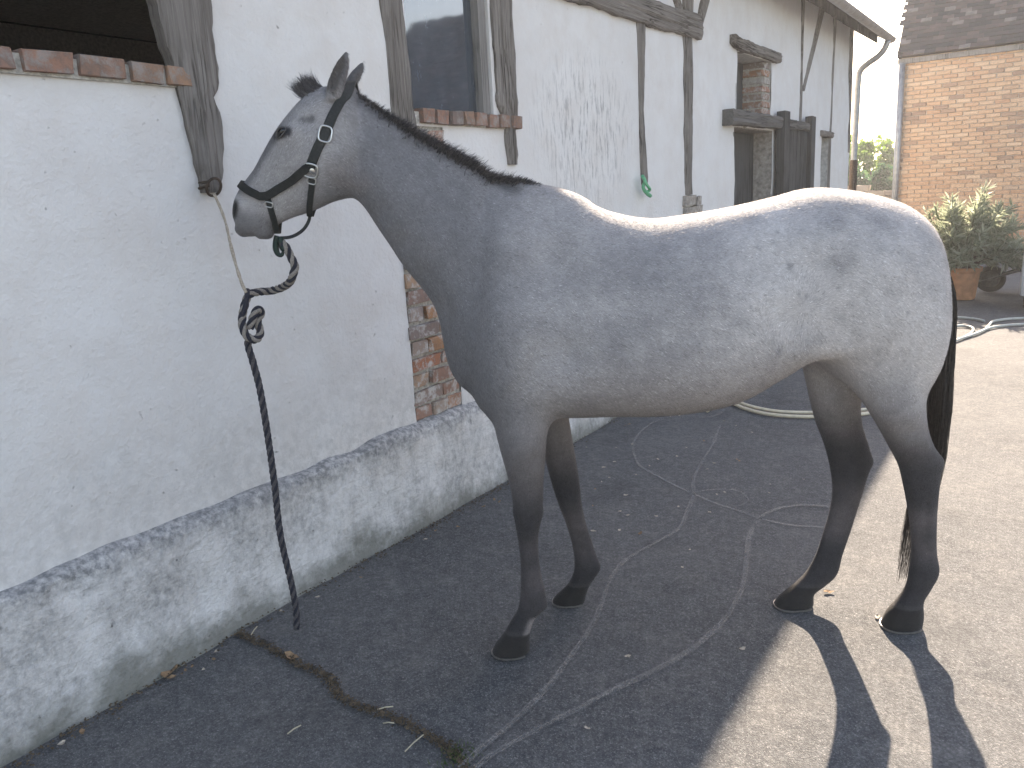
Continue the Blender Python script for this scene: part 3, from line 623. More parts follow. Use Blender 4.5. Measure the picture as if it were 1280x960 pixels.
head = stations([
    ((440, 113), (446, 226), .070, 0, .1), ((420, 108), (438, 242), .080, 0, .0), ((402, 109), (428, 249), .090, 0, -.05), ((384, 119), (415, 253), .098, 0, -.12), ((366, 138), (400, 260), .098, 0, -.2),
    ((350, 158), (385, 266), .086, 0, -.22), ((335, 182), (369, 271), .072, 0, -.2), ((320, 209), (357, 276), .062, 0, -.16), ((308, 225), (348, 281), .056, 0, -.1), ((298, 240), (343, 288), .055, 0, -.05),
    ((292.5, 254), (335, 296), .056, 0, .0), ((292, 267), (322, 299), .052, 0, .0), ((296, 280), (311, 295), .040, 0, .0)])
LEG = {}
LEG['nf'] = stations([
    ((596, 410), (690, 430), .080, .115, 0), ((603, 465), (692, 480), .082, .13, 0), ((610, 502), (689, 508), .078, .142, 0), ((617, 530), (685, 532), .070, .148, 0), ((626, 564), (682, 565), .060, .148, 0), ((635, 598), (679.5, 600), .051, .145, 0),
    ((640.5, 625), (678.5, 627), .047, .142, 0), ((643, 648), (676.5, 648), .045, .140, 0), ((647, 672), (673, 668), .035, .138, 0), ((650, 695), (673, 690), .029, .135, 0), ((651, 722), (676.5, 717), .028, .132, 0),
    ((650, 746), (682, 743), .034, .130, 0), ((647, 763), (682, 757), .037, .128, 0), ((640, 775), (670, 770), .034, .126, 0), ((634, 785), (664, 784), .034, .125, 0), ((628, 795), (662, 799), .043, .123, 0), ((619, 807), (662, 808), .052, .122, 0), ((612, 822), (657, 826), .058, .122, 0)])
LEG['ff'] = stations([
    ((635, 420), (700, 440), .08, -.12, 0), ((655, 490), (706, 495), .072, -.13, 0), ((668, 522), (711, 522), .062, -.138, 0), ((677, 555), (716, 552), .056, -.145, 0), ((683, 580), (721, 580), .050, -.15, 0), ((690, 606), (725, 608), .046, -.157, 0), ((698, 630), (727.5, 630), .045, -.163, 0),
    ((707, 653), (732, 652), .037, -.170, 0), ((714.5, 678), (739, 674), .029, -.177, 0), ((718, 700), (746, 695), .029, -.183, 0), ((717, 716), (750.5, 709), .036, -.188, 0), ((710, 731), (744, 720), .034, -.193, 0), ((701, 740), (736, 733), .036, -.198, 0), ((693, 748), (732, 745), .045, -.203, 0), ((686, 760), (730, 760), .056, -.206, 0)])
LEG['nh'] = stations([
    ((1005, 335), (1160, 365), .12, .09, 0), ((1022, 395), (1170, 415), .128, .105, 0), ((1040, 445), (1165, 452), .118, .118, 0), ((1060, 480), (1159, 480), .103, .128, 0), ((1079, 506), (1157, 505), .088, .135, 0), ((1095, 531), (1160, 532), .072, .14, 0), ((1111, 560), (1168, 556), .058, .142, 0),
    ((1123, 583), (1177.5, 573), .049, .142, 0), ((1129.5, 608), (1175, 594), .044, .141, 0), ((1135, 638), (1172, 627), .034, .139, 0), ((1138.5, 668), (1170.5, 660), .030, .137, 0), ((1138.5, 694), (1171, 690), .031, .135, 0), ((1136, 714), (1174, 714), .038, .134, 0), ((1132, 734), (1165, 732), .036, .133, 0), ((1122, 750), (1155, 749), .038, .132, 0), ((1108, 766), (1155, 769), .050, .132, 0), ((1098, 786), (1151, 790), .060, .132, 0)])
LEG['fh'] = stations([
    ((985, 360), (1110, 390), .12, -.10, 0), ((995, 420), (1098, 430), .115, -.115, 0), ((1004, 462), (1084, 470), .10, -.125, 0), ((1011, 495), (1076, 502), .086, -.13, 0), ((1019, 527), (1078, 530), .070, -.128, 0), ((1030, 556), (1086, 556), .057, -.122, 0), ((1037.5, 584), (1089.5, 574), .048, -.116, 0),
    ((1041, 612), (1083, 596), .042, -.109, 0), ((1037, 640), (1073, 630), .033, -.10, 0), ((1029, 667), (1063, 663), .030, -.09, 0), ((1020, 694), (1053, 692), .032, -.08, 0), ((1008, 716), (1046, 716), .038, -.073, 0), ((994, 730), (1032, 730), .035, -.067, 0), ((983, 739), (1018, 741), .038, -.063, 0), ((972, 749), (1017, 752), .050, -.06, 0), ((962, 766), (1014, 770), .060, -.058, 0)])
blend(chain(torso, 2.25, 160, None, .13, 0.), .001)
blend(chain(neck, 2.1, 120, .05, .13, .08), .14)
blend(chain(head, 2.35, 130, .02, .10), .045)
for k in LEG:
    f, sl = chain(LEG[k], 2.15, 150, .03, .10); FLD[sl] = smin(FLD[sl], f, .045)
# muscles, bones and hollows
bump((1008, 300), .20, .07, 0.0180); bump((955, 330), .24, .09, -0.0150); bump((975, 400), .23, .08, -0.0195); bump((1038, 440), .22, .075, 0.0330); bump((1100, 400), .24, .11, 0.0150)
bump((1110, 330), .22, .09, 0.0150); bump((1155, 400), .17, .08, 0.0150); bump((1000, 432), .20, .045, 0.0180)
bump((640, 300), .17, .09, 0.0150); bump((612, 430), .17, .05, .012); bump((655, 400), .20, .09, 0.0210); bump((672, 480), .19, .055, 0.0270); bump((700, 330), .19, .07, -0.0120); bump((712, 440), .235, .06, -0.0180)
bump((620, 350), .15, .05, -0.0120)
for q, tt in (((480, 262), .07), ((505, 303), .085), ((530, 345), .10), ((552, 385), .115)): bump(q, tt, .045, -.010)
for q, tt in (((470, 215), .085), ((510, 250), .10), ((550, 290), .12)): bump(q, tt, .055, .006)
bump((500, 190), .07, .05, -.006); bump((423, 212), .085, .055, .012); bump((405, 190), .09, .05, .006); bump((445, 205), .085, .035, -.012); bump((448, 160), .075, .03, -.008)
bump((360, 166), .090, .026, .013); bump((385, 152), .095, .020, -.010); bump((350, 166), .085, .02, .004)
for q in ((382, 190), (371, 199), (360, 207)): bump(q, .078, .016, .007)
bump((372, 232), .06, .035, -.008); bump((335, 222), .055, .03, -.005)
bump((297, 258), .050, .017, .008); bump((295, 263), .056, .011, -.014); bump((301, 254), .048, .014, .004)
bump((316, 296), .03, .010, -.010, rt=.05); bump((322, 290), .05, .010, -.011); bump((329, 283), .052, .008, -.006); bump((336, 277), .052, .008, -.004)
bump((334, 296), .02, .02, .006, rt=.03)
for q, tt, am in (((676, 640), .142, .006), ((645, 640), .142, .004), ((683, 757), .128, .004)): bump(q, tt, .022, am, False)
bump((1174, 578), .142, .022, .008, False); bump((1087, 578), -.118, .022, .008, False); bump((1150, 560), .16, .03, -.006, False)
for a_, b_, tt, n_ in (((663, 682), (668, 738), .162, 7), ((731, 672), (735, 698), -.150, 4), ((1157, 632), (1157, 700), .168, 8), ((1058, 630), (1040, 700), -.066, 8), ((1163, 540), (1168, 556), .19, 3)):
    for u in np.linspace(0, 1, n_): bump((a_[0] + (b_[0] - a_[0]) * u, a_[1] + (b_[1] - a_[1]) * u), tt, .013, -.006, False)
bump((650, 560), .19, .05, .008, False); bump((668, 575), .20, .022, -.006, False); bump((1110, 520), .20, .05, .010, False); bump((1140, 540), .20, .03, -.008, False); bump((690, 512), .16, .025, -.012, False)
# ears
for rows in ([((407, 126), (428, 117), .024, .062, 0), ((409, 108), (432, 103), .027, .066, 0), ((414, 91), (435.5, 86), .023, .068, 0), ((422, 76), (436, 74), .014, .068, 0), ((430.5, 66.5), (434.5, 67), .005, .066, 0)],
             [((426, 120), (443, 115), .024, -.060, 0), ((431, 106), (446, 106), .026, -.064, 0), ((437, 93), (452, 93), .021, -.066, 0), ((445, 84), (455, 85), .012, -.066, 0), ((452, 77.5), (455, 79), .004, -.065, 0)]):
    st = stations(rows, False); f, sl = chain(st, 2.0, 60, .012, .05)
    st2 = st.copy(); mid = (st[:, :2] + st[:, 2:4]) / 2; sg = np.sign(st[0, 5])
    st2[:, :2] = mid + (st[:, :2] - mid) * .80 + np.array([.004, .0]); st2[:, 2:4] = mid + (st[:, 2:4] - mid) * .60 + np.array([.004, 0]); sc_ = np.array([.15, .6, 1, 1, 1.])[:, None]; st2[:, :2] = mid + (st2[:, :2] - mid) * sc_; st2[:, 2:4] = mid + (st2[:, 2:4] - mid) * sc_; st2[:, 4] *= .72 * sc_[:, 0]; st2[:, 5] += sg * .016
    g, sl2 = chain(st2, 2.0, 60, .012, .05)
    tmp = np.full_like(FLD[sl], .3); off = [slice(a.start - b.start, a.stop - b.start) for a, b in zip(sl2, sl)]
    full = np.full(FLD.shape, .3, np.float32); full[sl2] = g; f = np.maximum(f, -full[sl]); FLD[sl] = smin(FLD[sl], f, .012); del full
FLD[:] = np.maximum(FLD, (.002 - z_ax)[None, None, :].astype(np.float32))

def surface_nets(Fv, ax, ay, az):
    ins = Fv < 0; n0, n1, n2 = Fv.shape
    cnt = np.zeros((n0 - 1, n1 - 1, n2 - 1), np.int8)
    for a in (0, 1):
        for b in (0, 1):
            for c in (0, 1): cnt += ins[a:n0 - 1 + a, b:n1 - 1 + b, c:n2 - 1 + c]
    act = np.argwhere((cnt > 0) & (cnt < 8)); idx = np.full(cnt.shape, -1, np.int32); idx[tuple(act.T)] = np.arange(len(act))
    cor = np.array([(a, b, c) for a in (0, 1) for b in (0, 1) for c in (0, 1)]); val = np.stack([Fv[tuple((act + q).T)] for q in cor], 1)
    acc = np.zeros((len(act), 3)); num = np.zeros(len(act))
    for i in range(8):
        for j in range(i + 1, 8):
            if np.abs(cor[i] - cor[j]).sum() != 1: continue
            m = (val[:, i] < 0) != (val[:, j] < 0); tt = np.where(m, val[:, i] / np.where(m, val[:, i] - val[:, j], 1), 0)
            acc += m[:, None] * (cor[i] + tt[:, None] * (cor[j] - cor[i])); num += m
    P = act + acc / num[:, None]; V = np.stack([ax[0] + P[:, 0] * GS, ay[0] + P[:, 1] * GS, az[0] + P[:, 2] * GS], 1); Q = []
    for d in range(3):
        e = [0, 0, 0]; e[d] = 1; A = ins[:n0 - e[0], :n1 - e[1], :n2 - e[2]]; B = ins[e[0]:, e[1]:, e[2]:]
        ed = np.argwhere(A != B); o1, o2 = [(1, 2), (2, 0), (0, 1)][d]
        ok = (ed[:, o1] > 0) & (ed[:, o2] > 0) & (ed[:, o1] < Fv.shape[o1] - 1) & (ed[:, o2] < Fv.shape[o2] - 1); ed = ed[ok]; flip = ~A[tuple(ed.T)]
        def cell(a, b): c = ed.copy(); c[:, o1] -= a; c[:, o2] -= b; return idx[tuple(c.T)]
        q = np.stack([cell(1, 1), cell(0, 1), cell(0, 0), cell(1, 0)], 1); q[flip] = q[flip][:, ::-1]; Q.append(q)
    return V, np.concatenate(Q)
HV, HF = surface_nets(FLD, s_ax, t_ax, z_ax)
ok = (HF >= 0).all(1); HF = HF[ok]
E = np.concatenate([HF[:, [0, 1]], HF[:, [1, 2]], HF[:, [2, 3]], HF[:, [3, 0]]]); deg = np.bincount(E[:, 0], minlength=len(HV)) + np.bincount(E[:, 1], minlength=len(HV))
for it in range(6):                               # light Taubin smoothing
    for lam in (.5, -.52):
        acc = np.zeros_like(HV)
        for c in range(3): acc[:, c] = np.bincount(E[:, 0], HV[E[:, 1], c], len(HV)) + np.bincount(E[:, 1], HV[E[:, 0], c], len(HV))
        HV = HV + lam * (acc / np.maximum(deg, 1)[:, None] - HV)
mk = np.zeros(len(HV))                           # extra smoothing where the neck flows into the shoulder and throat
for q, r0, r1 in (((612, 380), .34, .20), ((600, 470), .16, .08), ((447, 246), .09, .03)):
    mk = np.maximum(mk, np.clip((r0 - np.linalg.norm(HV[:, [0, 2]] - hpix(*q), axis=1)) / (r0 - r1), 0, 1))
for it in range(45):
    acc = np.stack([np.bincount(E[:, 0], HV[E[:, 1], c], len(HV)) + np.bincount(E[:, 1], HV[E[:, 0], c], len(HV)) for c in range(3)], 1)
    HV = HV + (.5 * mk)[:, None] * (acc / np.maximum(deg, 1)[:, None] - HV)
HV[:, 2] = np.maximum(HV[:, 2], .0005)
HW = h2w(HV)
# (s,t,z) is left-handed or right-handed? keep faces pointing out
def vnorm(V, F):
    n = np.cross(V[F[:, 2]] - V[F[:, 0]], V[F[:, 3]] - V[F[:, 1]]); a = np.stack([np.bincount(F.ravel(), np.repeat(n[:, c], 4), len(V)) for c in range(3)], 1); return a / (np.linalg.norm(a, axis=1)[:, None] + 1e-12)
vol = np.einsum('ij,ij->', HW[HF[:, 0]], np.cross(HW[HF[:, 1]], HW[HF[:, 2]]))
if vol < 0: HF = HF[:, ::-1]
HNm = vnorm(HW, HF)
# coat: colours that belong to the animal (pale grey barrel and croup, darker neck, black points)
def sstep(x, a, b): u = np.clip((x - a) / (b - a), 0, 1); return u * u * (3 - 2 * u)
S_, T_, Z_ = HV.T
def seg(P, a, b):
    a = np.asarray(a); b = np.asarray(b); d = b - a; u = np.clip(((P - a) @ d) / (d @ d), 0, 1); return np.linalg.norm(P - a - u[:, None] * d, axis=1)
SZ = HV[:, [0, 2]]
pale = np.array([.53, .50, .487]); grey = np.array([.150, .150, .160]); dark = np.array([.040, .039, .042]); brown = np.array([.25, .215, .205])
wp = .13 + .36 * sstep(S_, .80, .42) + .48 * sstep(S_, .35, -.35)
wp *= .85 + .30 * vnoise(HV, 5, 21) + .22 * vnoise(HV, 13, 22) + .12 * vnoise(HV, 30, 23)
hw_ = sstep(seg(SZ, hpix(400, 165), hpix(330, 250)), .20, .06); wp = np.maximum(wp, .50 * hw_)     # pale face
fr = sstep(np.abs(S_ - .5), .24, .04) * sstep(np.abs(Z_ - 1.05), .28, .05); wp = np.maximum(wp, .55 * fr)
wp = np.clip(wp, 0, 1)
Cc = grey + (pale - grey) * wp[:, None]
lowb = sstep(Z_, 1.15, .86) * sstep(np.abs(S_), .75, .3); Cc += (brown * 1.25 - Cc) * (.45 * lowb)[:, None]
def toward(col, wgt): 
    global Cc
    Cc = Cc + (np.asarray(col) - Cc) * np.clip(wgt, 0, 1)[:, None]
legm = sstep(Z_, 1.0, .66); toward(brown * .52, .88 * legm); toward((.13, .13, .14), .55 * sstep(S_, .55, .80) * sstep(Z_, 1.25, 1.0))
fore = S_ > .1
toward(dark, np.where(fore, sstep(Z_ + .03 * vnoise(HV, 9, 5), .72, .50) * .96, sstep(Z_ + .03 * vnoise(HV, 9, 5), .80, .58) * .95))
toward((.13, .112, .11), np.where(fore, sstep(np.abs(Z_ - .31), .18, .06), sstep(np.abs(Z_ - .36), .15, .05)) * .8 * (.6 + .4 * vnoise(HV, 14, 6)))
nfp = (T_ > 0) & fore; toward((.33, .29, .28), np.where(nfp, sstep(seg(SZ, hpix(668, 774, .125), hpix(660, 796, .125)), .035, .012), 0) * .85)
toward((.11, .10, .095), sstep(np.abs(Z_ - .088), .014, .003) * .2); toward((.030, .028, .027), sstep(Z_, .084, .076))
muz = sstep(seg(SZ, hpix(305, 283), hpix(332, 290)), .075, .03); toward((.075, .072, .075), .62 * muz)
toward((.02, .02, .02), np.maximum(sstep(seg(SZ, hpix(295, 266), hpix(297, 256)), .026, .010) * (np.abs(T_) > .03), 0))
toward((.13, .13, .14), sstep(seg(SZ, hpix(352, 165), hpix(303, 235)), .035, .008) * .8)             # dark front line of the face
er = seg(SZ, hpix(352, 171), hpix(368, 168)); toward((.045, .045, .05), sstep(er, .022, .010) * (np.abs(T_) > .05))
toward((.10, .10, .105), sstep(seg(SZ, hpix(386, 154), hpix(396, 153)), .018, .004) * .7 * (np.abs(T_) > .05))
toward((.045, .042, .042), sstep(Z_, 1.93, 1.97) * (S_ > .95) * .45)
toward((.10, .09, .085), sstep(seg(SZ, hpix(421, 112), hpix(431, 80)), .022, .012) * (T_ > .068) * .9)
toward((.08, .08, .085), sstep(seg(SZ, hpix(455, 122), hpix(640, 232)), .045, .010) * .75)           # under the mane
toward(brown * .9, sstep(seg(SZ, hpix(430, 215), hpix(450, 225)), .07, .02) * .35)
for px_, rd, am in [((984, 332), 8, .7), ((1040, 358), 5, .6), ((1002, 368), 5, .55), ((968, 304), 6, .5), ((993, 366), 4, .5), ((969, 437), 9, .6), ((1124, 387), 6, .6), ((932, 381), 4, .5), ((1095, 390), 4, .4), ((976, 290), 4, .5), ((1014, 315), 4, .4), ((951, 310), 5, .35), ((1000, 345), 4, .4)]:
    c = hpix(*px_, .22); toward((.10, .10, .11), sstep(np.linalg.norm((SZ - c) * (1, .75), axis=1), rd * .0019, rd * .0003) * am * (.75 + .4 * vnoise(HV, 60, 31)) * (T_ > 0))
Cc = np.clip(Cc, .012, .9)
horse = empty('horse', (HM[0], HM[1], 0), 'grey horse with black legs standing side-on, tied beside the barn', 'horse')
me = fastmesh('body', HW - np.array(wloc(horse)), HF); ca = me.attributes.new('coat', 'FLOAT_COLOR', 'POINT'); ca.data.foreach_set('color', np.c_[Cc, np.ones(len(Cc))].astype(np.float32).ravel())
t = NT('horse_coat'); at = t.attr('coat')
hq = t.n('ShaderNodeVectorRotate'); hq.rotation_type = 'Z_AXIS'; hq.inputs['Angle'].default_value = -math.atan2(HD[1], HD[0]); t.l(t.pos, hq.inputs['Vector'])
n1 = t.noise(1, 5, .7, t.map((90, 240, 260), hq.outputs[0]), 1.5); n2 = t.noise(30, 5, .6)
c = t.mix(.42, at, t.ramp(n1, (.28, .25), (.5, .5), (.72, .85)), 'OVERLAY'); c = t.mix(.30, c, t.ramp(n2, (.3, .3), (.7, .72)), 'OVERLAY')
t.done(c, .75, n1, .55, .004, spec=.15); t.b.inputs['Sheen Weight'].default_value = .12; t.b.inputs['Sheen Roughness'].default_value = .45
hb_ = link('body', me, t.m, horse)
BVH = BVHTree.FromPolygons([Vector(p) for p in HW], [tuple(int(i) for i in f) for f in HF])
def skin(px, t=.3, sg=1, into=None):
    """surface point and normal of the body, cast sideways at a photo pixel of the middle plane"""
    s, z = hpix(*px, 0.); o = h2w(np.array([s, sg * t, z])); r = BVH.ray_cast(Vector(o), Vector(-HN * sg))
    return (None, None) if r[0] is None else (np.array(r[0]), np.array(r[1]))
def skin_sz(s, z, sg=1):
    o = h2w(np.array([s, sg * .5, z])); r = BVH.ray_cast(Vector(o), Vector(-HN * sg)); return (None, None) if r[0] is None else (np.array(r[0]), np.array(r[1]))
# eyes
M['eye'] = plain('eye', (.006, .005, .005), .08, var=.1); M['eye'].node_tree.nodes['Principled BSDF'].inputs['Specular IOR Level'].default_value = .6
M['lid'] = plain('eyelid_skin', (.085, .082, .085), .7)
for sg in (1, -1):
    pp, nn_ = skin((360, 169), sg=sg); mb = MB(); u = np.linspace(0, math.pi, 11); v = np.linspace(0, 2 * math.pi, 18, endpoint=False)
    ctr = pp - nn_ * .0030; f1 = _n(HD * .45 + np.array([0, 0, -.2])); f1 = _n(f1 - nn_ * (f1 @ nn_)); f2 = np.cross(nn_, f1)
    V = [ctr + nn_ * .0135 * math.cos(a) + f1 * .021 * math.sin(a) * math.cos(b) + f2 * .0125 * math.sin(a) * math.sin(b) for a in u for b in v]
    mb.add(V, [(i * 18 + k, i * 18 + (k + 1) % 18, (i + 1) * 18 + (k + 1) % 18, (i + 1) * 18 + k) for i in range(10) for k in range(18)]).build('eye', M['eye'], horse, True)
    for up_ in (1, -1):
        th = np.linspace(-.1, math.pi + .1, 18) if up_ > 0 else np.linspace(math.pi + .1, 2 * math.pi - .1, 18); V = []
        f2u = f2 if f2[2] > 0 else -f2
        for a in th: V.append(ctr + f1 * .0220 * math.cos(a) + f2u * (.0130 if up_ > 0 else .0128) * math.sin(a) + nn_ * (.0060 - .006 * abs(math.cos(a)) ** 3))
        MB().tube(np.array(V), np.interp(np.linspace(0, 1, 18), [0, .5, 1], [.0015, .0034 if up_ > 0 else .0022, .0015]), 8).build('eyelid', M['lid'], horse, True)
# ------------------------------------------------------------------ hair
def strands(name, roots, d0, d1, length, width, mat, parent, seg=5, rs=RNG, tip=.15):
    """ribbons from roots that leave along d0 and bend to d1"""
    n = len(roots); u = np.linspace(0, 1, seg + 1); length = np.broadcast_to(length, n); side = np.cross(d0, rs.normal(size=(n, 3))); side /= np.linalg.norm(side, axis=1)[:, None] + 1e-9
    P = roots[:, None] + length[:, None, None] * (u[None, :, None] * d0[:, None] * (1 - .5 * u[None, :, None]) + .5 * u[None, :, None] ** 2 * d1[:, None])
    wd = np.broadcast_to(width, n)[:, None] * (1 - (1 - tip) * u[None] ** 2)
    V = np.stack([P - side[:, None] * wd[..., None], P + side[:, None] * wd[..., None]], 2).reshape(-1, 3); k = np.arange(n)[:, None] * 2 * (seg + 1) + 2 * np.arange(seg)[None]
    F = np.stack([k, k + 1, k + 3, k + 2], -1).reshape(-1, 4); me = fastmesh(name, V - np.array(wloc(parent)), F); return link(name, me, mat, parent)
def m_hair(name, c):
    t = NT(name); n = t.noise(90, 3); return t.done(t.ramp(n, (.3, tuple(x * .6 for x in c)), (.7, tuple(x * 1.6 for x in c))), .5, spec=.35)
M['mane'] = m_hair('dark_mane_hair', (.070, .068, .074)); M['tailhair'] = m_hair('dark_tail_hair', (.032, .027, .025))
def top_of(s, tt):
    r = BVH.ray_cast(Vector(h2w(np.array([s, tt, 2.2]))), Vector((0, 0, -1))); return np.array(r[0]) if r[0] is not None else None
def hdir(a): a = np.asarray(a, float); v = a[..., :1] * HD + a[..., 1:2] * HN + a[..., 2:3] * np.array([0, 0, 1.]); return v / np.linalg.norm(v, axis=-1)[..., None]
rs = np.random.default_rng(11)
crest = crom(hpix(*np.array([(447, 117), (485, 143), (520, 166), (555, 186), (595, 208), (635, 228), (682, 240)], float).T), 400)
rt = []; ds = []; d1 = []; ln = []
for k in range(7000):
    u = rs.random(); s, z = crest[int(u * 399)]; tt = rs.normal() * .014; p = top_of(s, tt)
    if p is None or p[2] > z + .03: continue
    rt.append(p - (0, 0, .006)); lat = tt * 28 + rs.normal() * .22; ds.append((-.42 + rs.normal() * .25, lat, .85)); d1.append((-.75 + rs.normal() * .35, lat * 2.2 + .25 * rs.normal(), -.05 + rs.normal() * .4))
    prof = np.interp(u, [0, .08, .25, .55, .8, .93, 1], [.016, .024, .036, .050, .042, .020, .005]); ln.append(prof * rs.uniform(.55, 1.25))
strands('mane', np.array(rt), hdir(ds), hdir(d1), np.array(ln), .0011, M['mane'], horse, 4, rs)
rt = []; ds = []; d1 = []; ln = []
for k in range(1300):
    u = rs.random(); s, z = hpix(383 + 24 * u, 118 - 10 * u); tt = rs.normal() * .018; p = top_of(s, tt)
    if p is None or p[2] > z + .05: continue
    rt.append(p - (0, 0, .005)); ds.append((.9 + rs.normal() * .12, rs.normal() * .12, .25 + rs.normal() * .10)); d1.append((.15 + rs.normal() * .3, rs.normal() * .3, 1.0 + rs.normal() * .3)); ln.append(rs.uniform(.04, .085))
strands('forelock', np.array(rt), hdir(ds), hdir(d1), np.array(ln), .0012, M['mane'], horse, 5, rs)
# tail: locks that follow a hanging guide
guide = crom(np.c_[hpix(*np.array([(1181, 330), (1185, 375), (1180, 430), (1174, 480), (1169, 530), (1163, 590), (1150, 640), (1138, 690), (1131, 730)], float).T)], 60)
V = []; F = []
for k in range(2000):
    u0 = rs.beta(1.1, 3.2) * .34; u1 = min(1, rs.choice([rs.uniform(.48, .66), rs.uniform(.6, .85), rs.uniform(.8, 1.)], p=[.5, .35, .15])); n = 12; uu = np.linspace(u0, u1, n); g = guide[(uu * 59).astype(int)].copy()
    g = np.stack([np.interp(uu, np.linspace(0, 1, 60), guide[:, 0]), np.interp(uu, np.linspace(0, 1, 60), guide[:, 1])], 1)
    rad = np.interp(uu, [0, .15, .45, .7, 1], [.014, .034, .054, .044, .026]); a = rs.uniform(0, 6.28); q = math.sqrt(rs.random()); wv = .006 * np.sin(uu * 22 + rs.uniform(0, 6))
    P = h2w(np.stack([g[:, 0] + rad * q * math.cos(a) + wv, -.01 + rad * q * math.sin(a) + wv * .6, g[:, 1]], 1)); sd = _n(rs.normal(size=3) * (1, 1, .1)); wd = .0015 * np.linspace(1, .25, n)[:, None]
    b = len(V); V += list(P - sd * wd) + list(P + sd * wd); F += [(b + i, b + i + 1, b + n + i + 1, b + n + i) for i in range(n - 1)]
me = fastmesh('tail', np.array(V) - np.array(wloc(horse)), np.array(F)); link('tail', me, M['tailhair'], horse)
# short coat hair
NHAIR = 320000
tri = np.concatenate([HF[:, [0, 1, 2]], HF[:, [0, 2, 3]]]); ar = np.linalg.norm(np.cross(HW[tri[:, 1]] - HW[tri[:, 0]], HW[tri[:, 2]] - HW[tri[:, 0]]), axis=1)
ti = rs.choice(len(tri), NHAIR, p=ar / ar.sum()); b1 = rs.random(NHAIR); b2 = rs.random(NHAIR); fl = b1 + b2 > 1; b1[fl] = 1 - b1[fl]; b2[fl] = 1 - b2[fl]; bw = np.stack([1 - b1 - b2, b1, b2], 1)
mixv = lambda A: np.einsum('ij,ijk->ik', bw, A[tri[ti]])
Pr, Nr, Cr, Lr = mixv(HW), mixv(HNm), mixv(Cc), mixv(HV); Nr /= np.linalg.norm(Nr, axis=1)[:, None]
sel = (Lr[:, 2] > .09) & ~((Lr[:, 0] > 1.40)); Pr, Nr, Cr, Lr = Pr[sel], Nr[sel], Cr[sel], Lr[sel]; n = len(Pr)
fl_ = np.zeros((n, 3)); fl_[:, 0] = -.75; fl_[:, 2] = -.55
lg = sstep(Lr[:, 2], .95, .8); fl_[:, 0] += .6 * lg; fl_[:, 2] -= .6 * lg
nk = sstep(Lr[:, 0], .55, .8) * (1 - lg); fl_[:, 0] += .1 * nk; fl_[:, 2] -= .3 * nk
hdm = sstep(Lr[:, 0], 1.12, 1.2); fl_[:, 0] = fl_[:, 0] * (1 - hdm) - .45 * hdm; fl_[:, 2] = fl_[:, 2] * (1 - hdm) + .55 * hdm
wc = hpix(1003, 385, .24); dd = Lr[:, [0, 2]] - wc; rr = np.linalg.norm(dd, axis=1); wh = sstep(rr, .20, .05)[:, None]; rad2 = dd / (rr[:, None] + 1e-6)
fl_[:, [0, 2]] = fl_[:, [0, 2]] * (1 - wh) + wh * (rad2 * .9)
fl_ += rs.normal(size=(n, 3)) * .13; D = fl_[:, :1] * HD + fl_[:, 1:2] * HN + fl_[:, 2:3] * np.array([0, 0, 1.]); D -= Nr * np.sum(D * Nr, 1)[:, None]; D /= np.linalg.norm(D, axis=1)[:, None] + 1e-9
S2 = np.cross(Nr, D); Ln = rs.uniform(.008, .016, n)[:, None] * (1 - .35 * lg[:, None]); Tp = Pr + Ln * (D + Nr * rs.uniform(.10, .24, n)[:, None]); B = Pr - Nr * .001
wd = .0008; Vh = np.stack([B + S2 * wd, B - S2 * wd, Tp], 1).reshape(-1, 3); me = fastmesh('coat_hair', Vh - np.array(wloc(horse)), np.arange(3 * n).reshape(n, 3))
cl1 = vnoise(np.stack([np.sum(Pr * D, 1) * 26, np.sum(Pr * S2, 1) * 150, Lr[:, 1] * 3], 1), 1., 41); cl2 = vnoise(np.stack([np.sum(Pr * D, 1) * 11, np.sum(Pr * S2, 1) * 50, Lr[:, 1] * 3], 1), 1., 43)
ch = np.clip(Cr * np.exp(rs.normal(size=(n, 1)) * .20 + (cl1 * .55 + cl2 * .42)[:, None]) * 1.0, .01, .95); ca = me.attributes.new('coat', 'FLOAT_COLOR', 'POINT'); ca.data.foreach_set('color', np.repeat(np.c_[ch, np.ones(n)], 3, 0).astype(np.float32).ravel())
me.normals_split_custom_set_from_vertices(np.repeat((lambda q: q / np.linalg.norm(q, axis=1)[:, None])(Nr + .20 * rs.normal(size=(n, 3)) + .08 * D), 3, 0).astype(np.float32).tolist())
t = NT('coat_hair'); t.done(t.attr('coat'), .75, spec=.04); o = link('coat_hair', me, t.m, horse); o['kind'] = 'stuff'

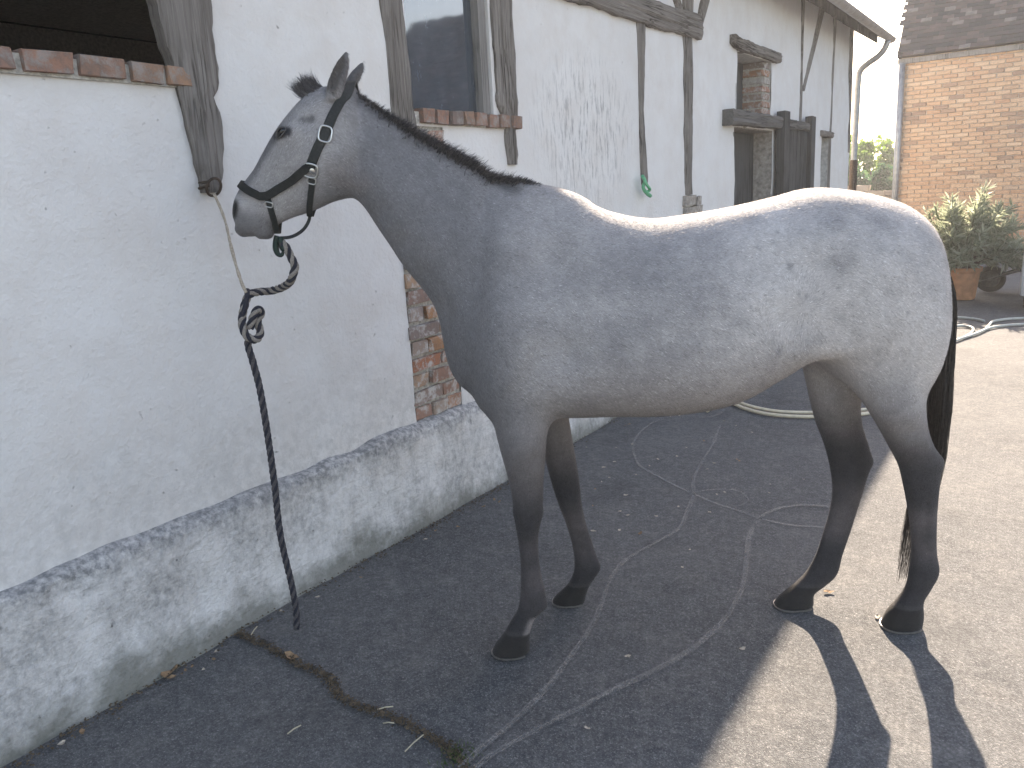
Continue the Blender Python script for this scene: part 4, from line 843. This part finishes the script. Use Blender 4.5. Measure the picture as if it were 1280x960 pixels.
# ------------------------------------------------------------------ halter
M['strap'] = plain('black_nylon', (.020, .024, .024), .6, var=.35, sc=160, bstr=.5, bdist=.002); M['steel'] = plain('bright_steel', (.62, .62, .60), .28, 1., .1)
M['pad'] = plain('black_padding', (.018, .021, .021), .85, var=.3, sc=90)
hp0 = h2w(np.array([*hpix(398, 222), 0.])[[0, 2, 1]])
halter = empty('halter', hp0, 'black padded halter with steel buckle on the horse head', 'halter')
def on_skin(pts, sg, off):
    P = []; N = []
    for q in pts:
        p, nn_ = skin(q, sg=sg)
        if p is not None: P.append(p + nn_ * off); N.append(nn_)
    return P, N
def ribbon3(name, P, N, width, thick, mat, parent, m=40):
    D = crom(np.c_[np.array(P), np.array(N)], m); P = D[:, :3]; N = D[:, 3:]; N /= np.linalg.norm(N, axis=1)[:, None]; T = np.gradient(P, axis=0); T /= np.linalg.norm(T, axis=1)[:, None]
    Bn = np.cross(T, N); Bn /= np.linalg.norm(Bn, axis=1)[:, None]; w2 = np.broadcast_to(width, m)[:, None] / 2
    c = [(-1, 0), (-.85, .5), (.85, .5), (1, 0), (.85, -.5), (-.85, -.5)]
    V = np.stack([P + Bn * w2 * a + N * thick * b for a, b in c], 1).reshape(-1, 3); k = len(c)
    F = [(i * k + j, i * k + (j + 1) % k, (i + 1) * k + (j + 1) % k, (i + 1) * k + j) for i in range(m - 1) for j in range(k)] + [tuple(range(k)), tuple((m - 1) * k + j for j in range(k))[::-1]]
    return obj(name, V, F, mat, parent, False)
def ring_at(name, c, nrm, up, a, b, r, mat, parent):
    x = np.cross(up, nrm); x /= np.linalg.norm(x); y = np.cross(nrm, x); th = np.linspace(0, 2 * math.pi, 28, endpoint=False)
    e = .6; P = [c + x * a * np.sign(math.cos(q)) * abs(math.cos(q)) ** e + y * b * np.sign(math.sin(q)) * abs(math.sin(q)) ** e for q in th]
    return MB().tube(P, r, 8, close=True).build(name, mat, parent, True)
nose_side = [(394, 209), (383, 217.5), (372, 225.5), (361, 232.5), (350, 239), (343, 243.5), (335, 245), (326, 242.5), (318, 239), (311, 235)]
crown_side = [(395, 212), (399, 202), (404, 190), (409, 179), (413, 170), (418, 157), (424, 143), (430, 131), (436, 122)]
PN = []; NN = []
for sg, seq in ((1, nose_side), (-1, nose_side[::-1])):
    p, nn_ = on_skin(seq, sg, .006)
    if sg < 0:
        s, z = hpix(301.5, 231); o = h2w(np.array([s + .2, 0, z + .10])); dr = _n(-HD * .2 + np.array([0, 0, -.10])); r = BVH.ray_cast(Vector(o), Vector(dr)); PN.append(np.array(r[0]) + np.array(r[1]) * .006); NN.append(np.array(r[1]))
    PN += p; NN += nn_
ribbon3('noseband', PN, NN, .026, .012, M['pad'], halter, 90)
PN = []; NN = []
for sg, seq in ((1, crown_side), (-1, crown_side[::-1])):
    p, nn_ = on_skin(seq, sg, .004)
    if sg < 0:
        s, z = hpix(441, 116); tp = top_of(s, 0.); PN.append(tp + (0, 0, .005)); NN.append(np.array([0, 0, 1.]))
    PN += p; NN += nn_
ribbon3('crown_strap', PN, NN, .030, .006, M['strap'], halter, 90)
for sg in (1, -1):
    p, nn_ = skin((413, 171), sg=sg); upv = _n(HD * -.3 + np.array([0, 0, 1.])); ring_at('buckle', p + nn_ * .010, nn_, upv, .019, .024, .0028, M['steel'], halter)
    p, nn_ = skin((396, 214), sg=sg); ring_at('ring', p + nn_ * .006, nn_, upv, .021, .021, .0028, M['steel'], halter)
    mb = MB(); x = _n(np.cross(nn_, upv)); y = np.cross(nn_, x); p2 = skin((398.5, 214), sg=sg)[0]; c = p2 + nn_ * .012; th = np.linspace(0, 2 * math.pi, 14, endpoint=False)
    V = [c + nn_ * .003] + [c + (x * math.cos(a) + y * math.sin(a)) * .0085 for a in th]; mb.add(V, [(0, 1 + i, 1 + (i + 1) % 14) for i in range(14)]).build('rivet', M['steel'], halter, True)
    p, nn_ = skin((396.5, 226), sg=sg); ring_at('ring', p + nn_ * .006, nn_, upv, .013, .010, .0022, M['steel'], halter)
    P, N = on_skin([(397, 222), (396, 232), (394, 242), (391.5, 252), (389.5, 259)], sg, .004); e = h2w(np.array([hpix(388, 270)[0], sg * .012, hpix(388, 270)[1]])); ribbon3('throat_strap', P + [e], N + [HN * sg * .6 + np.array([0, 0, -.8])], .019, .005, M['strap'], halter, 24)
    P, N = on_skin([(341, 248), (343, 257), (344.5, 266), (345.5, 274)], sg, .004); e = h2w(np.array([hpix(347, 292)[0], sg * .008, hpix(347, 292)[1]])); ribbon3('chin_strap', P + [e], N + [HN * sg], .019, .005, M['strap'], halter, 24)
    p, nn_ = skin((342, 255), sg=sg); ring_at('ring', p + nn_ * .006, nn_, upv, .012, .008, .002, M['steel'], halter)
def hw3(px, t=0.): s, z = hpix(*px, t); return h2w(np.array([s, t, z]))
P = [hw3(q) for q in [(388, 266), (386, 276), (380, 286), (371, 293), (362, 296.5), (350, 297.5)]]; ribbon3('jaw_strap', P, [HN * .8 + _n(np.array([0, 0, 1.])) * .3] * 6, .011, .006, M['strap'], halter, 30)

# ------------------------------------------------------------------ lead rope, clip, twine, ring
M['navy'] = plain('navy_rope_yarn', (.026, .028, .040), .85, var=.4, sc=220, bstr=.6, bdist=.003); M['beige'] = plain('beige_rope_yarn', (.26, .235, .21), .9, var=.3, sc=220, bstr=.6, bdist=.003); M['greyyarn'] = plain('grey_rope_yarn', (.085, .08, .085), .9, var=.4, sc=220, bstr=.6, bdist=.003)
KX = -2.26; hx = lambda q: on_x(*q, KX)
rope = empty('lead_rope', on_ground(371, 793), 'navy and beige twisted lead rope knotted and hanging down to the asphalt', 'rope')
def twist(path, m, R_, r_, cols, turns, names='strand'):
    P = crom(np.array(path), m); T = np.gradient(P, axis=0); L = np.r_[0, np.cumsum(np.linalg.norm(np.diff(P, axis=0), axis=1))]; T /= np.linalg.norm(T, axis=1)[:, None]
    a = np.cross(T[0], [.3, .2, .9]); A = []
    for i in range(m): a = a - T[i] * (a @ T[i]); a /= np.linalg.norm(a); A.append(a.copy())
    A = np.array(A); Bn = np.cross(T, A)
    for k, c in enumerate(cols):
        ph = 2 * math.pi * (k / len(cols) + L * turns); fade = np.ones(m); Q = P + R_ * (np.cos(ph)[:, None] * A + np.sin(ph)[:, None] * Bn); MB().tube(Q, r_ * fade, 6).build(names, c, rope, True)
up_path = [hw3((352, 303)), hw3((358, 310)), hw3((364, 322)) , hw3((368.5, 333)), hw3((366, 345)) - HN * 0, (hw3((353, 359)) + hx((353, 359))) / 2, hx((336, 364)), hx((320, 365.5)), hx((311, 369)), hx((306, 381)), hx((303, 395)), hx((301, 409)) + (.01, 0, 0), hx((304, 420)) + (.02, 0, 0), hx((312, 424)) + (.03, 0, 0), hx((318, 417)) + (.03, 0, 0), hx((315, 400)) + (.03, 0, 0), hx((318, 390)) + (.035, 0, 0), hx((313, 386)) + (.04, 0, 0), hx((308, 396)) + (.035, 0, 0), hx((308, 410)) + (.02, 0, 0)]
twist(up_path, 260, .0070, .0072, [M['navy'], M['beige'], M['navy'], M['beige']], 11)
end = on_ground(371, 789) + (0, 0, .012); k0 = hx((310, 420)) + (.01, 0, 0); down = [k0, hx((310, 428)), hx((316, 452)), hx((323.5, 480)), hx((330, 515))]
P5 = down[-1]; down += [P5 + (end - P5) * f + np.array([.006 * math.sin(f * 9), .006 * math.cos(f * 7), 0]) for f in (.3, .55, .8, .93)] + [end]
twist(down, 300, .0062, .0066, [M['navy'], M['greyyarn'], M['navy'], M['greyyarn']], 11)
MB().tube([hx((309, 362)), hx((306, 370)) + (.012, 0, 0), hx((303, 384)) + (.015, 0, 0), hx((301, 400)) - (.0, 0, 0), hx((306, 408)) + (-.012, 0, 0)], .009, 8).build('knot_loop', M['navy'], rope, True)
c0 = hw3((347.5, 297)); cl = [hw3(q) for q in [(347, 295), (345, 304), (345, 312), (348, 318), (352, 319), (354, 315)]]
M['clipm'] = plain('dark_green_metal', (.02, .04, .038), .4, .7); MB().tube(crom(np.array(cl), 24), np.interp(np.linspace(0, 1, 24), [0, .5, 1], [.011, .010, .005]), 8).build('clip_hook', M['clipm'], rope, True)
MB().tube(crom(np.array([hw3(q) for q in [(350, 296), (352, 303), (354, 309), (357, 313)]]), 14), [.011] * 7 + [.0125] * 7, 8).build('clip_barrel', M['clipm'], rope, True)
rg = on_x(267, 232, WX + .045); rings = empty('tether_ring', rg, 'rusty iron tether ring at the foot of the leaning post', 'ring')
th = np.linspace(0, 2 * math.pi, 30, endpoint=False); MB().tube([rg + np.array([.012 * math.sin(a), .030 * math.cos(a), .030 * math.sin(a) - .005]) for a in th], .005, 8, close=True).build('hoop', M['iron'], rings, True)
MB().tube([rg + (-.06, -.022, .012), rg + (.004, -.022, .014), rg + (.008, -.026, .0), rg + (-.06, -.026, -.008)], .005, 8).build('staple', M['iron'], rings, True)
M['twine'] = plain('frayed_sisal_twine', (.42, .36, .29), .95, var=.3, sc=150, bstr=.8, bdist=.004)
tw = [rg + (.01, -.01, -.03), rg + (.02, -.002, -.07)] + [on_x(*q, X) for q, X in [((281, 275), -2.47), ((288, 305), -2.41), ((296, 335), -2.34), ((304, 358), KX - .005), ((308, 366), KX + .01)]]
tp = crom(np.array(tw), 50); o = MB().tube(tp, .0055 + .0016 * vnoise(tp, 60, 3), 7).build('sisal_twine', M['twine'], None, True, rg); tag(o, 'frayed pale twine running from the tether ring to the rope knot', 'twine')
M['gtwine'] = plain('green_baler_twine', (.12, .42, .24), .7); gp = [on_x(*q, WX + .05) for q in [(803, 220), (806, 226), (804, 234), (809, 242), (813, 245)]]
mb = MB(); mb.tube(crom(np.array(gp), 20), .014, 6); mb.tube(crom(np.array([gp[0], on_x(808, 230, WX + .07), on_x(812, 238, WX + .06), on_x(808, 240, WX + .05)]), 16), .011, 6)
o = mb.build('baler_twine', M['gtwine'], None, True, gp[0]); tag(o, 'bright green baler twine tied at the foot of the thin post', 'twine')

# ------------------------------------------------------------------ hoses
M['hose'] = plain('cream_hose', (.66, .58, .44), .5, var=.1); M['hose2'] = plain('pale_grey_hose', (.45, .46, .42), .5, var=.1)
def hose(paths, r_, mat, label):
    e = empty('garden_hose', on_ground(*paths[0][0]), label, 'hose')
    for p in paths:
        P = on_ground(*np.array(p, float).T); P[:, 2] = r_ + .001; MB().tube(crom(P, 70), r_, 10).build('hose_run', mat, e, True)
hose([[(872, 509), (879, 507), (885, 509), (887, 513), (884, 516)], [(896, 496), (912, 504), (932, 513), (962, 520), (1000, 523), (1050, 522), (1092, 518), (1130, 511), (1165, 504), (1180, 502), (1184, 498), (1178, 496)], [(896, 496), (915, 502), (942, 511), (972, 516.5), (1010, 518), (1060, 516), (1092, 513), (1125, 507)]], .012, M['hose'], 'cream garden hose lying in loops behind the horse legs')
hose([[(1160, 438), (1179, 433), (1197, 426.5), (1221, 418.5), (1240, 411), (1262, 408), (1290, 406.5)], [(1232, 413), (1236, 409), (1243, 403), (1259, 400.5), (1290, 399)], [(1178, 399), (1188, 398), (1207, 399), (1222, 401), (1230, 403)], [(1178, 411), (1188, 410), (1205, 409), (1214, 411), (1215, 417), (1204, 424), (1190, 429), (1170, 434)]], .0135, M['hose2'], 'pale grey garden hose coiled in the sun before the potted shrub')

# ------------------------------------------------------------------ potted oleander
PC = np.array([-.93, 11.45, 0.]); pot = empty('potted_oleander', PC, 'leafy oleander shrub in a terracotta pot by the brick house', 'potted plant')
M['terra'] = plain('terracotta', (.55, .25, .13), .85, var=.2, sc=14); M['soil'] = plain('soil', (.04, .03, .022), .95)
MB().lathe([(.0, .0), (.135, .0), (.15, .02), (.185, .33), (.19, .35), (.205, .35), (.21, .40), (.195, .40), (.18, .36), (.0, .36)], PC, 32).build('pot', M['terra'], pot, True)
MB().lathe([(.183, .37), (0, .372)], PC, 24).build('soil', M['soil'], pot)
rs = np.random.default_rng(5); tips = []; LV = []; 
for k in range(120):
    a = rs.uniform(0, 6.28); el = rs.uniform(.25, 1.5); L = rs.uniform(.5, .86) * (1.12 if el > 1.0 else .95) * (1.0 if el > .7 else .9); d = np.array([math.cos(a) * math.cos(el), math.sin(a) * math.cos(el), math.sin(el)]); b = PC + (.06 * math.cos(a), .06 * math.sin(a), .36)
    P = crom(np.array([b, b + d * L * .45 + (0, 0, .06), b + d * L + (0, 0, .02 - .12 * math.cos(el))]), 14); MB().tube(P, np.linspace(.008, .003, 14), 5).build('stem', M['bark'], pot)
    for i in np.r_[4:14, 6:14, 9:14, 11:14, 12:14]:
        for _ in range(2): LV.append((P[i] + rs.normal(size=3) * .006, P[i] - P[i - 1]))
V = []; n = len(LV)
for p, tg in LV:
    d = _n(_n(tg) * .7 + rs.normal(size=3) * .8 + (0, 0, .15)); sd = _n(np.cross(d, rs.normal(size=3))); up_ = np.cross(sd, d); l = rs.uniform(.09, .16); wd = l * .085
    V += [p, p + d * l * .35 + sd * wd + up_ * .006, p + d * l * .7 + sd * wd * .8, p + d * l - up_ * .01, p + d * l * .7 - sd * wd * .8, p + d * l * .35 - sd * wd + up_ * .006]
M['oleleaf'] = m_leaf('oleander_leaves', [(.20, .23, .15), (.29, .32, .22), (.42, .44, .34)], .55)
leafmesh('foliage', np.array(V), np.arange(6 * n).reshape(n, 6), M['oleleaf'], pot, rs, 6)['kind'] = 'stuff'

# ------------------------------------------------------------------ wheelbarrow and cart
M['green'] = plain('green_barrow_paint', (.035, .12, .09), .5, var=.3); M['rubber'] = plain('black_rubber', (.022, .022, .022), .8); M['greymet'] = plain('grey_metal', (.14, .145, .145), .5, .5)
WC = np.array([-.67, 12.15, .175]); wb = empty('wheelbarrow', (WC[0], WC[1], 0), 'green wheelbarrow with a black wheel beside the terracotta pot', 'wheelbarrow')
wl = MB().lathe([(.11, -.03), (.145, -.042), (.17, -.03), (.175, 0), (.17, .03), (.145, .042), (.11, .03), (.11, -.03)], WC, 32, 1).build('wheel', M['rubber'], wb, True)
MB().lathe([(.02, -.05), (.03, -.02), (.113, -.018), (.113, .018), (.03, .02), (.02, .05)], WC, 28, 1).build('rim', M['greymet'], wl, True)
MB().tube([WC + (0, -.12, 0), WC + (0, .12, 0)], .013, 8).build('axle', M['greymet'], wb)
x0, x1 = WC[0] - .02, WC[0] + .85; yb = WC[1]
MB().add([(x0 + .18, yb - .16, .36), (x1 - .12, yb - .18, .33), (x1 - .12, yb + .18, .33), (x0 + .18, yb + .16, .36), (x0 - .14, yb - .26, .56), (x1, yb - .31, .56), (x1, yb + .31, .56), (x0 - .14, yb + .26, .56)], [f for f in BF if f != (4, 5, 6, 7)]).build('tray', M['green'], wb)
MB().tube([(x0 - .14, yb - .26, .56), (x1, yb - .31, .56), (x1, yb + .31, .56), (x0 - .14, yb + .26, .56)], .012, 6, close=True).build('rim_rail', M['green'], wb)
for sg in (-1, 1):
    MB().tube(crom(np.array([WC + (-.02, sg * .12, 0), WC + (.3, sg * .17, .12), WC + (.9, sg * .24, .22), WC + (1.35, sg * .28, .42)]), 24), .015, 8).build('handle', M['greymet'], wb, True)
    MB().tube([WC + (.55, sg * .2, .15), WC + (.62, sg * .22, -.16), WC + (.72, sg * .22, -.16), WC + (.82, sg * .2, .2)], .013, 8).build('leg', M['greymet'], wb, True)
MB().tube(crom(np.array([WC + (-.02, -.12, 0), WC + (-.20, -.11, -.03), WC + (-.27, 0, -.02), WC + (-.20, .11, -.03), WC + (-.02, .12, 0)]), 24), .012, 8).build('wheel_guard', M['greymet'], wb, True)
CC = np.array([-.215, 10.8, 0.]); ct = empty('hand_cart', CC, 'small cart with pale rounded mudguard at the edge of the yard', 'cart')
wl = MB().lathe([(.23, -.03), (.27, -.04), (.30, -.03), (.305, 0), (.30, .03), (.27, .04), (.23, .03), (.23, -.03)], CC + (0, 0, .305), 32, 0).build('wheel', M['rubber'], ct, True)
MB().lathe([(.025, -.05), (.04, -.02), (.235, -.018), (.235, .018), (.04, .02), (.025, .05)], CC + (0, 0, .305), 28, 0).build('rim', M['greymet'], wl, True)
th = np.linspace(-.3, math.pi + .3, 22); V = []
for a in th:
    for x, rr_ in ((-.075, .36), (-.06, .395), (.0, .41), (.075, .41), (.075, .40), (-.0, .40), (-.055, .385), (-.065, .36)): V.append(CC + (x, .9 * rr_ * math.cos(a), .305 + rr_ * math.sin(a)))
M['fender'] = plain('pale_fender', (.55, .56, .55), .4, var=.1)
MB().add(V, [(i * 8 + k, i * 8 + (k + 1) % 8, (i + 1) * 8 + (k + 1) % 8, (i + 1) * 8 + k) for i in range(21) for k in range(8)]).build('mudguard', M['fender'], ct, True)
MB().box(CC + (.09, -.55, .34), CC + (.95, .7, .70)).build('tray', M['greymet'], ct); MB().tube([CC + (-.02, 0, .305), CC + (.9, 0, .305)], .02, 8).build('axle', M['greymet'], ct)
MB().box(CC + (.72, -.05, .0), CC + (.77, .05, .335)).build('leg', M['greymet'], ct)

# ------------------------------------------------------------------ litter on the asphalt
M['leafbrown'] = plain('dry_leaf', (.26, .17, .10), .8, var=.5, sc=50); M['leafpale'] = plain('pale_dry_leaf', (.42, .37, .30), .8, var=.35, sc=50); M['straw'] = plain('straw', (.50, .45, .33), .7)
def leaf_mesh(mat, sd):
    r = random.Random(sd); n = 9; V = [(0, 0, .004)]
    for i in range(n): a = i * 2 * math.pi / n; q = r.uniform(.55, 1.) * (1.25 if i == 0 else 1); V.append((q * math.cos(a), q * .62 * math.sin(a), r.uniform(.02, .42)))
    me = bpy.data.meshes.new('dry_leaf'); me.from_pydata(V, [], [(0, 1 + i, 1 + (i + 1) % n) for i in range(n)]); me.materials.append(mat); return me
lm = [leaf_mesh(M['leafbrown'], k) for k in range(3)] + [leaf_mesh(M['leafpale'], k + 9) for k in range(4)]
def put_leaf(px, size, me, label, group):
    p = on_ground(*px); o = bpy.data.objects.new('dry_leaf', me); COL.objects.link(o); o.location = (p[0], p[1], .003); o.scale = (size,) * 3; o.rotation_euler = (random.uniform(-.15, .15), random.uniform(-.15, .15), random.uniform(0, 6.28)); tag(o, label, 'leaf', group)
put_leaf((365, 823), .034, lm[0], 'large curled brown leaf on the crack beside the rope end', None); put_leaf((213, 842), .045, lm[1], 'large dark brown leaf flat against the foot of the plinth', None)
put_leaf((262, 798), .03, lm[2], 'brown leaf caught where the crack meets the plinth', None); put_leaf((1035, 741), .022, lm[0], 'small dark leaf on sunlit asphalt behind the hoof of the far hind leg', None); put_leaf((928, 812), .016, lm[3], 'pale leaf on sunlit asphalt just outside the shadow edge', None)
put_leaf((1097, 772), .016, lm[4], 'pale leaf touching the toe of the near hind hoof', None)
rr = random.Random(3)
spots = [(733, 560), (752, 603), (762, 598), (741, 633), (783, 620), (795, 594), (812, 583), (823, 575), (846, 571), (858, 560), (884, 587), (893, 580), (921, 575), (924, 577), (906, 616), (963, 606), (962, 617), (896, 619), (774, 664), (785, 645), (848, 634), (820, 646), (800, 668), (862, 688), (853, 710), (887, 641), (784, 822), (735, 912), (905, 527), (920, 533), (940, 541), (880, 552), (850, 520), (838, 521), (860, 517), (742, 665), (775, 640), (768, 578), (755, 585), (744, 612), (770, 560), (790, 556), (1005, 600)]
for k, q in enumerate(spots): put_leaf(q, rr.uniform(.008, .017), lm[rr.choice([0, 3, 4, 5, 6, 4, 5])], 'small dry leaf on the shaded asphalt under and behind the horse', 'small dry leaves scattered on shaded asphalt')
for k in range(26): put_leaf((rr.uniform(60, 610), 0), 0, lm[0], None, None) if False else None
for k in range(30):
    u = rr.random(); bx = np.interp(u, np.linspace(0, 1, len(basepix)), [p[0] for p in basepix]); by = np.interp(u, np.linspace(0, 1, len(basepix)), [p[1] for p in basepix])
    if 60 < bx < 800: put_leaf((bx + rr.uniform(4, 30), by + rr.uniform(4, 14)), rr.uniform(.008, .018), lm[rr.choice([0, 1, 2, 3])], 'small dry leaf lying along the foot of the barn plinth', 'dry leaves along the plinth')
for q, an, L, lab in [((368, 914), .9, .05, 'short pale straw lying alone between plinth and crack'), ((518, 931), 1.0, .085, 'long pale straw lying beside the end of the crack'), ((482, 887), .25, .05, 'pale straw lying across the crack'), ((486, 906), -.05, .035, 'tiny pale straw below the crack'), ((318, 790), 1.5, .06, 'upright dry stalk by the rope end')]:
    p = on_ground(*q); rgt = CM[:, 0] * (1, 1, 0); fw = CM[:, 2] * (1, 1, 0); d = _n(rgt * math.cos(an) + fw * math.sin(an)) * L; o = MB().tube([p - d / 2 + (0, 0, .006), p + (0, 0, .009), p + d / 2 + (0, 0, .006)], .0022, 5).build('straw', M['straw'], None, False, p); tag(o, lab, 'straw')
# crumbs along the crack and the plinth foot
rs = np.random.default_rng(8); cp = crom(on_ground(*np.array(crackpix, float).T), 300); bp = crom(on_ground(*np.array(basepix, float).T), 300)
V = []; F = []
for k in range(2600):
    if k < 1300: p = cp[rs.integers(300)] + rs.normal(size=3) * (.011, .011, 0)
    else: p = bp[rs.integers(300)] + np.array([abs(rs.normal()) * .035 + .01, rs.normal() * .02, 0])
    s = rs.uniform(.002, .0075); a = rs.uniform(0, 6.28); b = len(V); c_, s_ = math.cos(a) * s, math.sin(a) * s; z = .004
    V += [p + (c_, s_, z), p + (-s_ * .6, c_ * .6, z), p + (-c_, -s_, z), p + (s_ * .6, -c_ * .6, z), p + (0, 0, z + s * .8)]; F += [(b, b + 1, b + 4), (b + 1, b + 2, b + 4), (b + 2, b + 3, b + 4), (b + 3, b, b + 4)]
o = obj('debris', V, F, plain('earth_debris', (.10, .075, .05), .95, var=.7, sc=35)); tag(o, 'earth crumbs and plant debris along the crack and plinth foot', 'debris', kind='stuff')
V = []; F = []; c0 = on_ground(568, 945); M['weed'] = m_leaf('weed', [(.05, .10, .03), (.08, .14, .04), (.11, .13, .05)])
for k in range(170):
    p = c0 + np.append(rs.normal(size=2) * .028, 0); p[2] = 0; h_ = rs.uniform(.006, .02); d = rs.normal(size=3) * .5; d[2] = 1; d = _n(d) * h_; sd = _n(np.cross(d, rs.normal(size=3))) * .0022; b = len(V); V += [p - sd, p + sd, p + d]; F.append((b, b + 1, b + 2))
o = obj('weed_tuft', V, F, M['weed']); at = o.data.attributes.new('rnd', 'FLOAT', 'POINT'); at.data.foreach_set('value', np.repeat(rs.random(170), 3)); tag(o, 'small green weed tuft growing at the end of the crack', 'weed', kind='stuff')
SC.cycles.max_bounces = 6; SC.cycles.diffuse_bounces = 4; SC.cycles.transparent_max_bounces = 8
# horseshoes: a thin steel rim under each hoof
M['shoe'] = plain('worn_horseshoe', (.30, .29, .28), .5, .9, .2, 60)
for k, st in LEG.items():
    A, B = st[-1, :2], st[-1, 2:4]; tc = st[-1, 5]; m = (HV[:, 2] < .014) & (np.abs(HV[:, 0] - (A[0] + B[0]) / 2) < .11) & (np.abs(HV[:, 1] - tc) < .09); Q = HV[m][:, :2]; c = Q.mean(0); a = np.arctan2(Q[:, 1] - c[1], Q[:, 0] - c[0]); r = np.hypot(*(Q - c).T)
    V = []; N = 40
    for i in range(N):
        an = -2.45 + 4.9 * i / (N - 1); sel = np.abs((a - an + math.pi) % (2 * math.pi) - math.pi) < .25; ro = np.percentile(r[sel], 96) + .002 if sel.any() else r.max(); d = np.array([math.cos(an), math.sin(an)])
        for rr_, zz in ((ro, .0015), (ro, .0070), (ro - .02, .0070), (ro - .02, .0015)): V.append([*(c + d * rr_), zz])
    obj('horseshoe', h2w(np.array(V)), [(i * 4 + j, i * 4 + (j + 1) % 4, (i + 1) * 4 + (j + 1) % 4, (i + 1) * 4 + j) for i in range(N - 1) for j in range(4)] + [(0, 1, 2, 3), tuple((N - 1) * 4 + j for j in (3, 2, 1, 0))], M['shoe'], horse)
# thin haze volume added to lift dark tones, standing in for lens veiling glare
HAZE = .0018
hz = MB().box((-650, -650, -1.2), (650, 850, 9.5)).build('haze', None); hm = bpy.data.materials.new('veil_haze'); hm.use_nodes = True; ht = hm.node_tree; ht.nodes.clear()
ho = ht.nodes.new('ShaderNodeOutputMaterial'); pv = ht.nodes.new('ShaderNodeVolumePrincipled'); pv.inputs['Color'].default_value = (.92, .95, 1, 1); pv.inputs['Density'].default_value = HAZE; pv.inputs['Anisotropy'].default_value = .45
ht.links.new(pv.outputs[0], ho.inputs['Volume']); hm.cycles.homogeneous_volume = True; hz.data.materials.append(hm); tag(hz, 'thin pale haze added over the yard in place of lens glare', 'haze', kind='stuff')
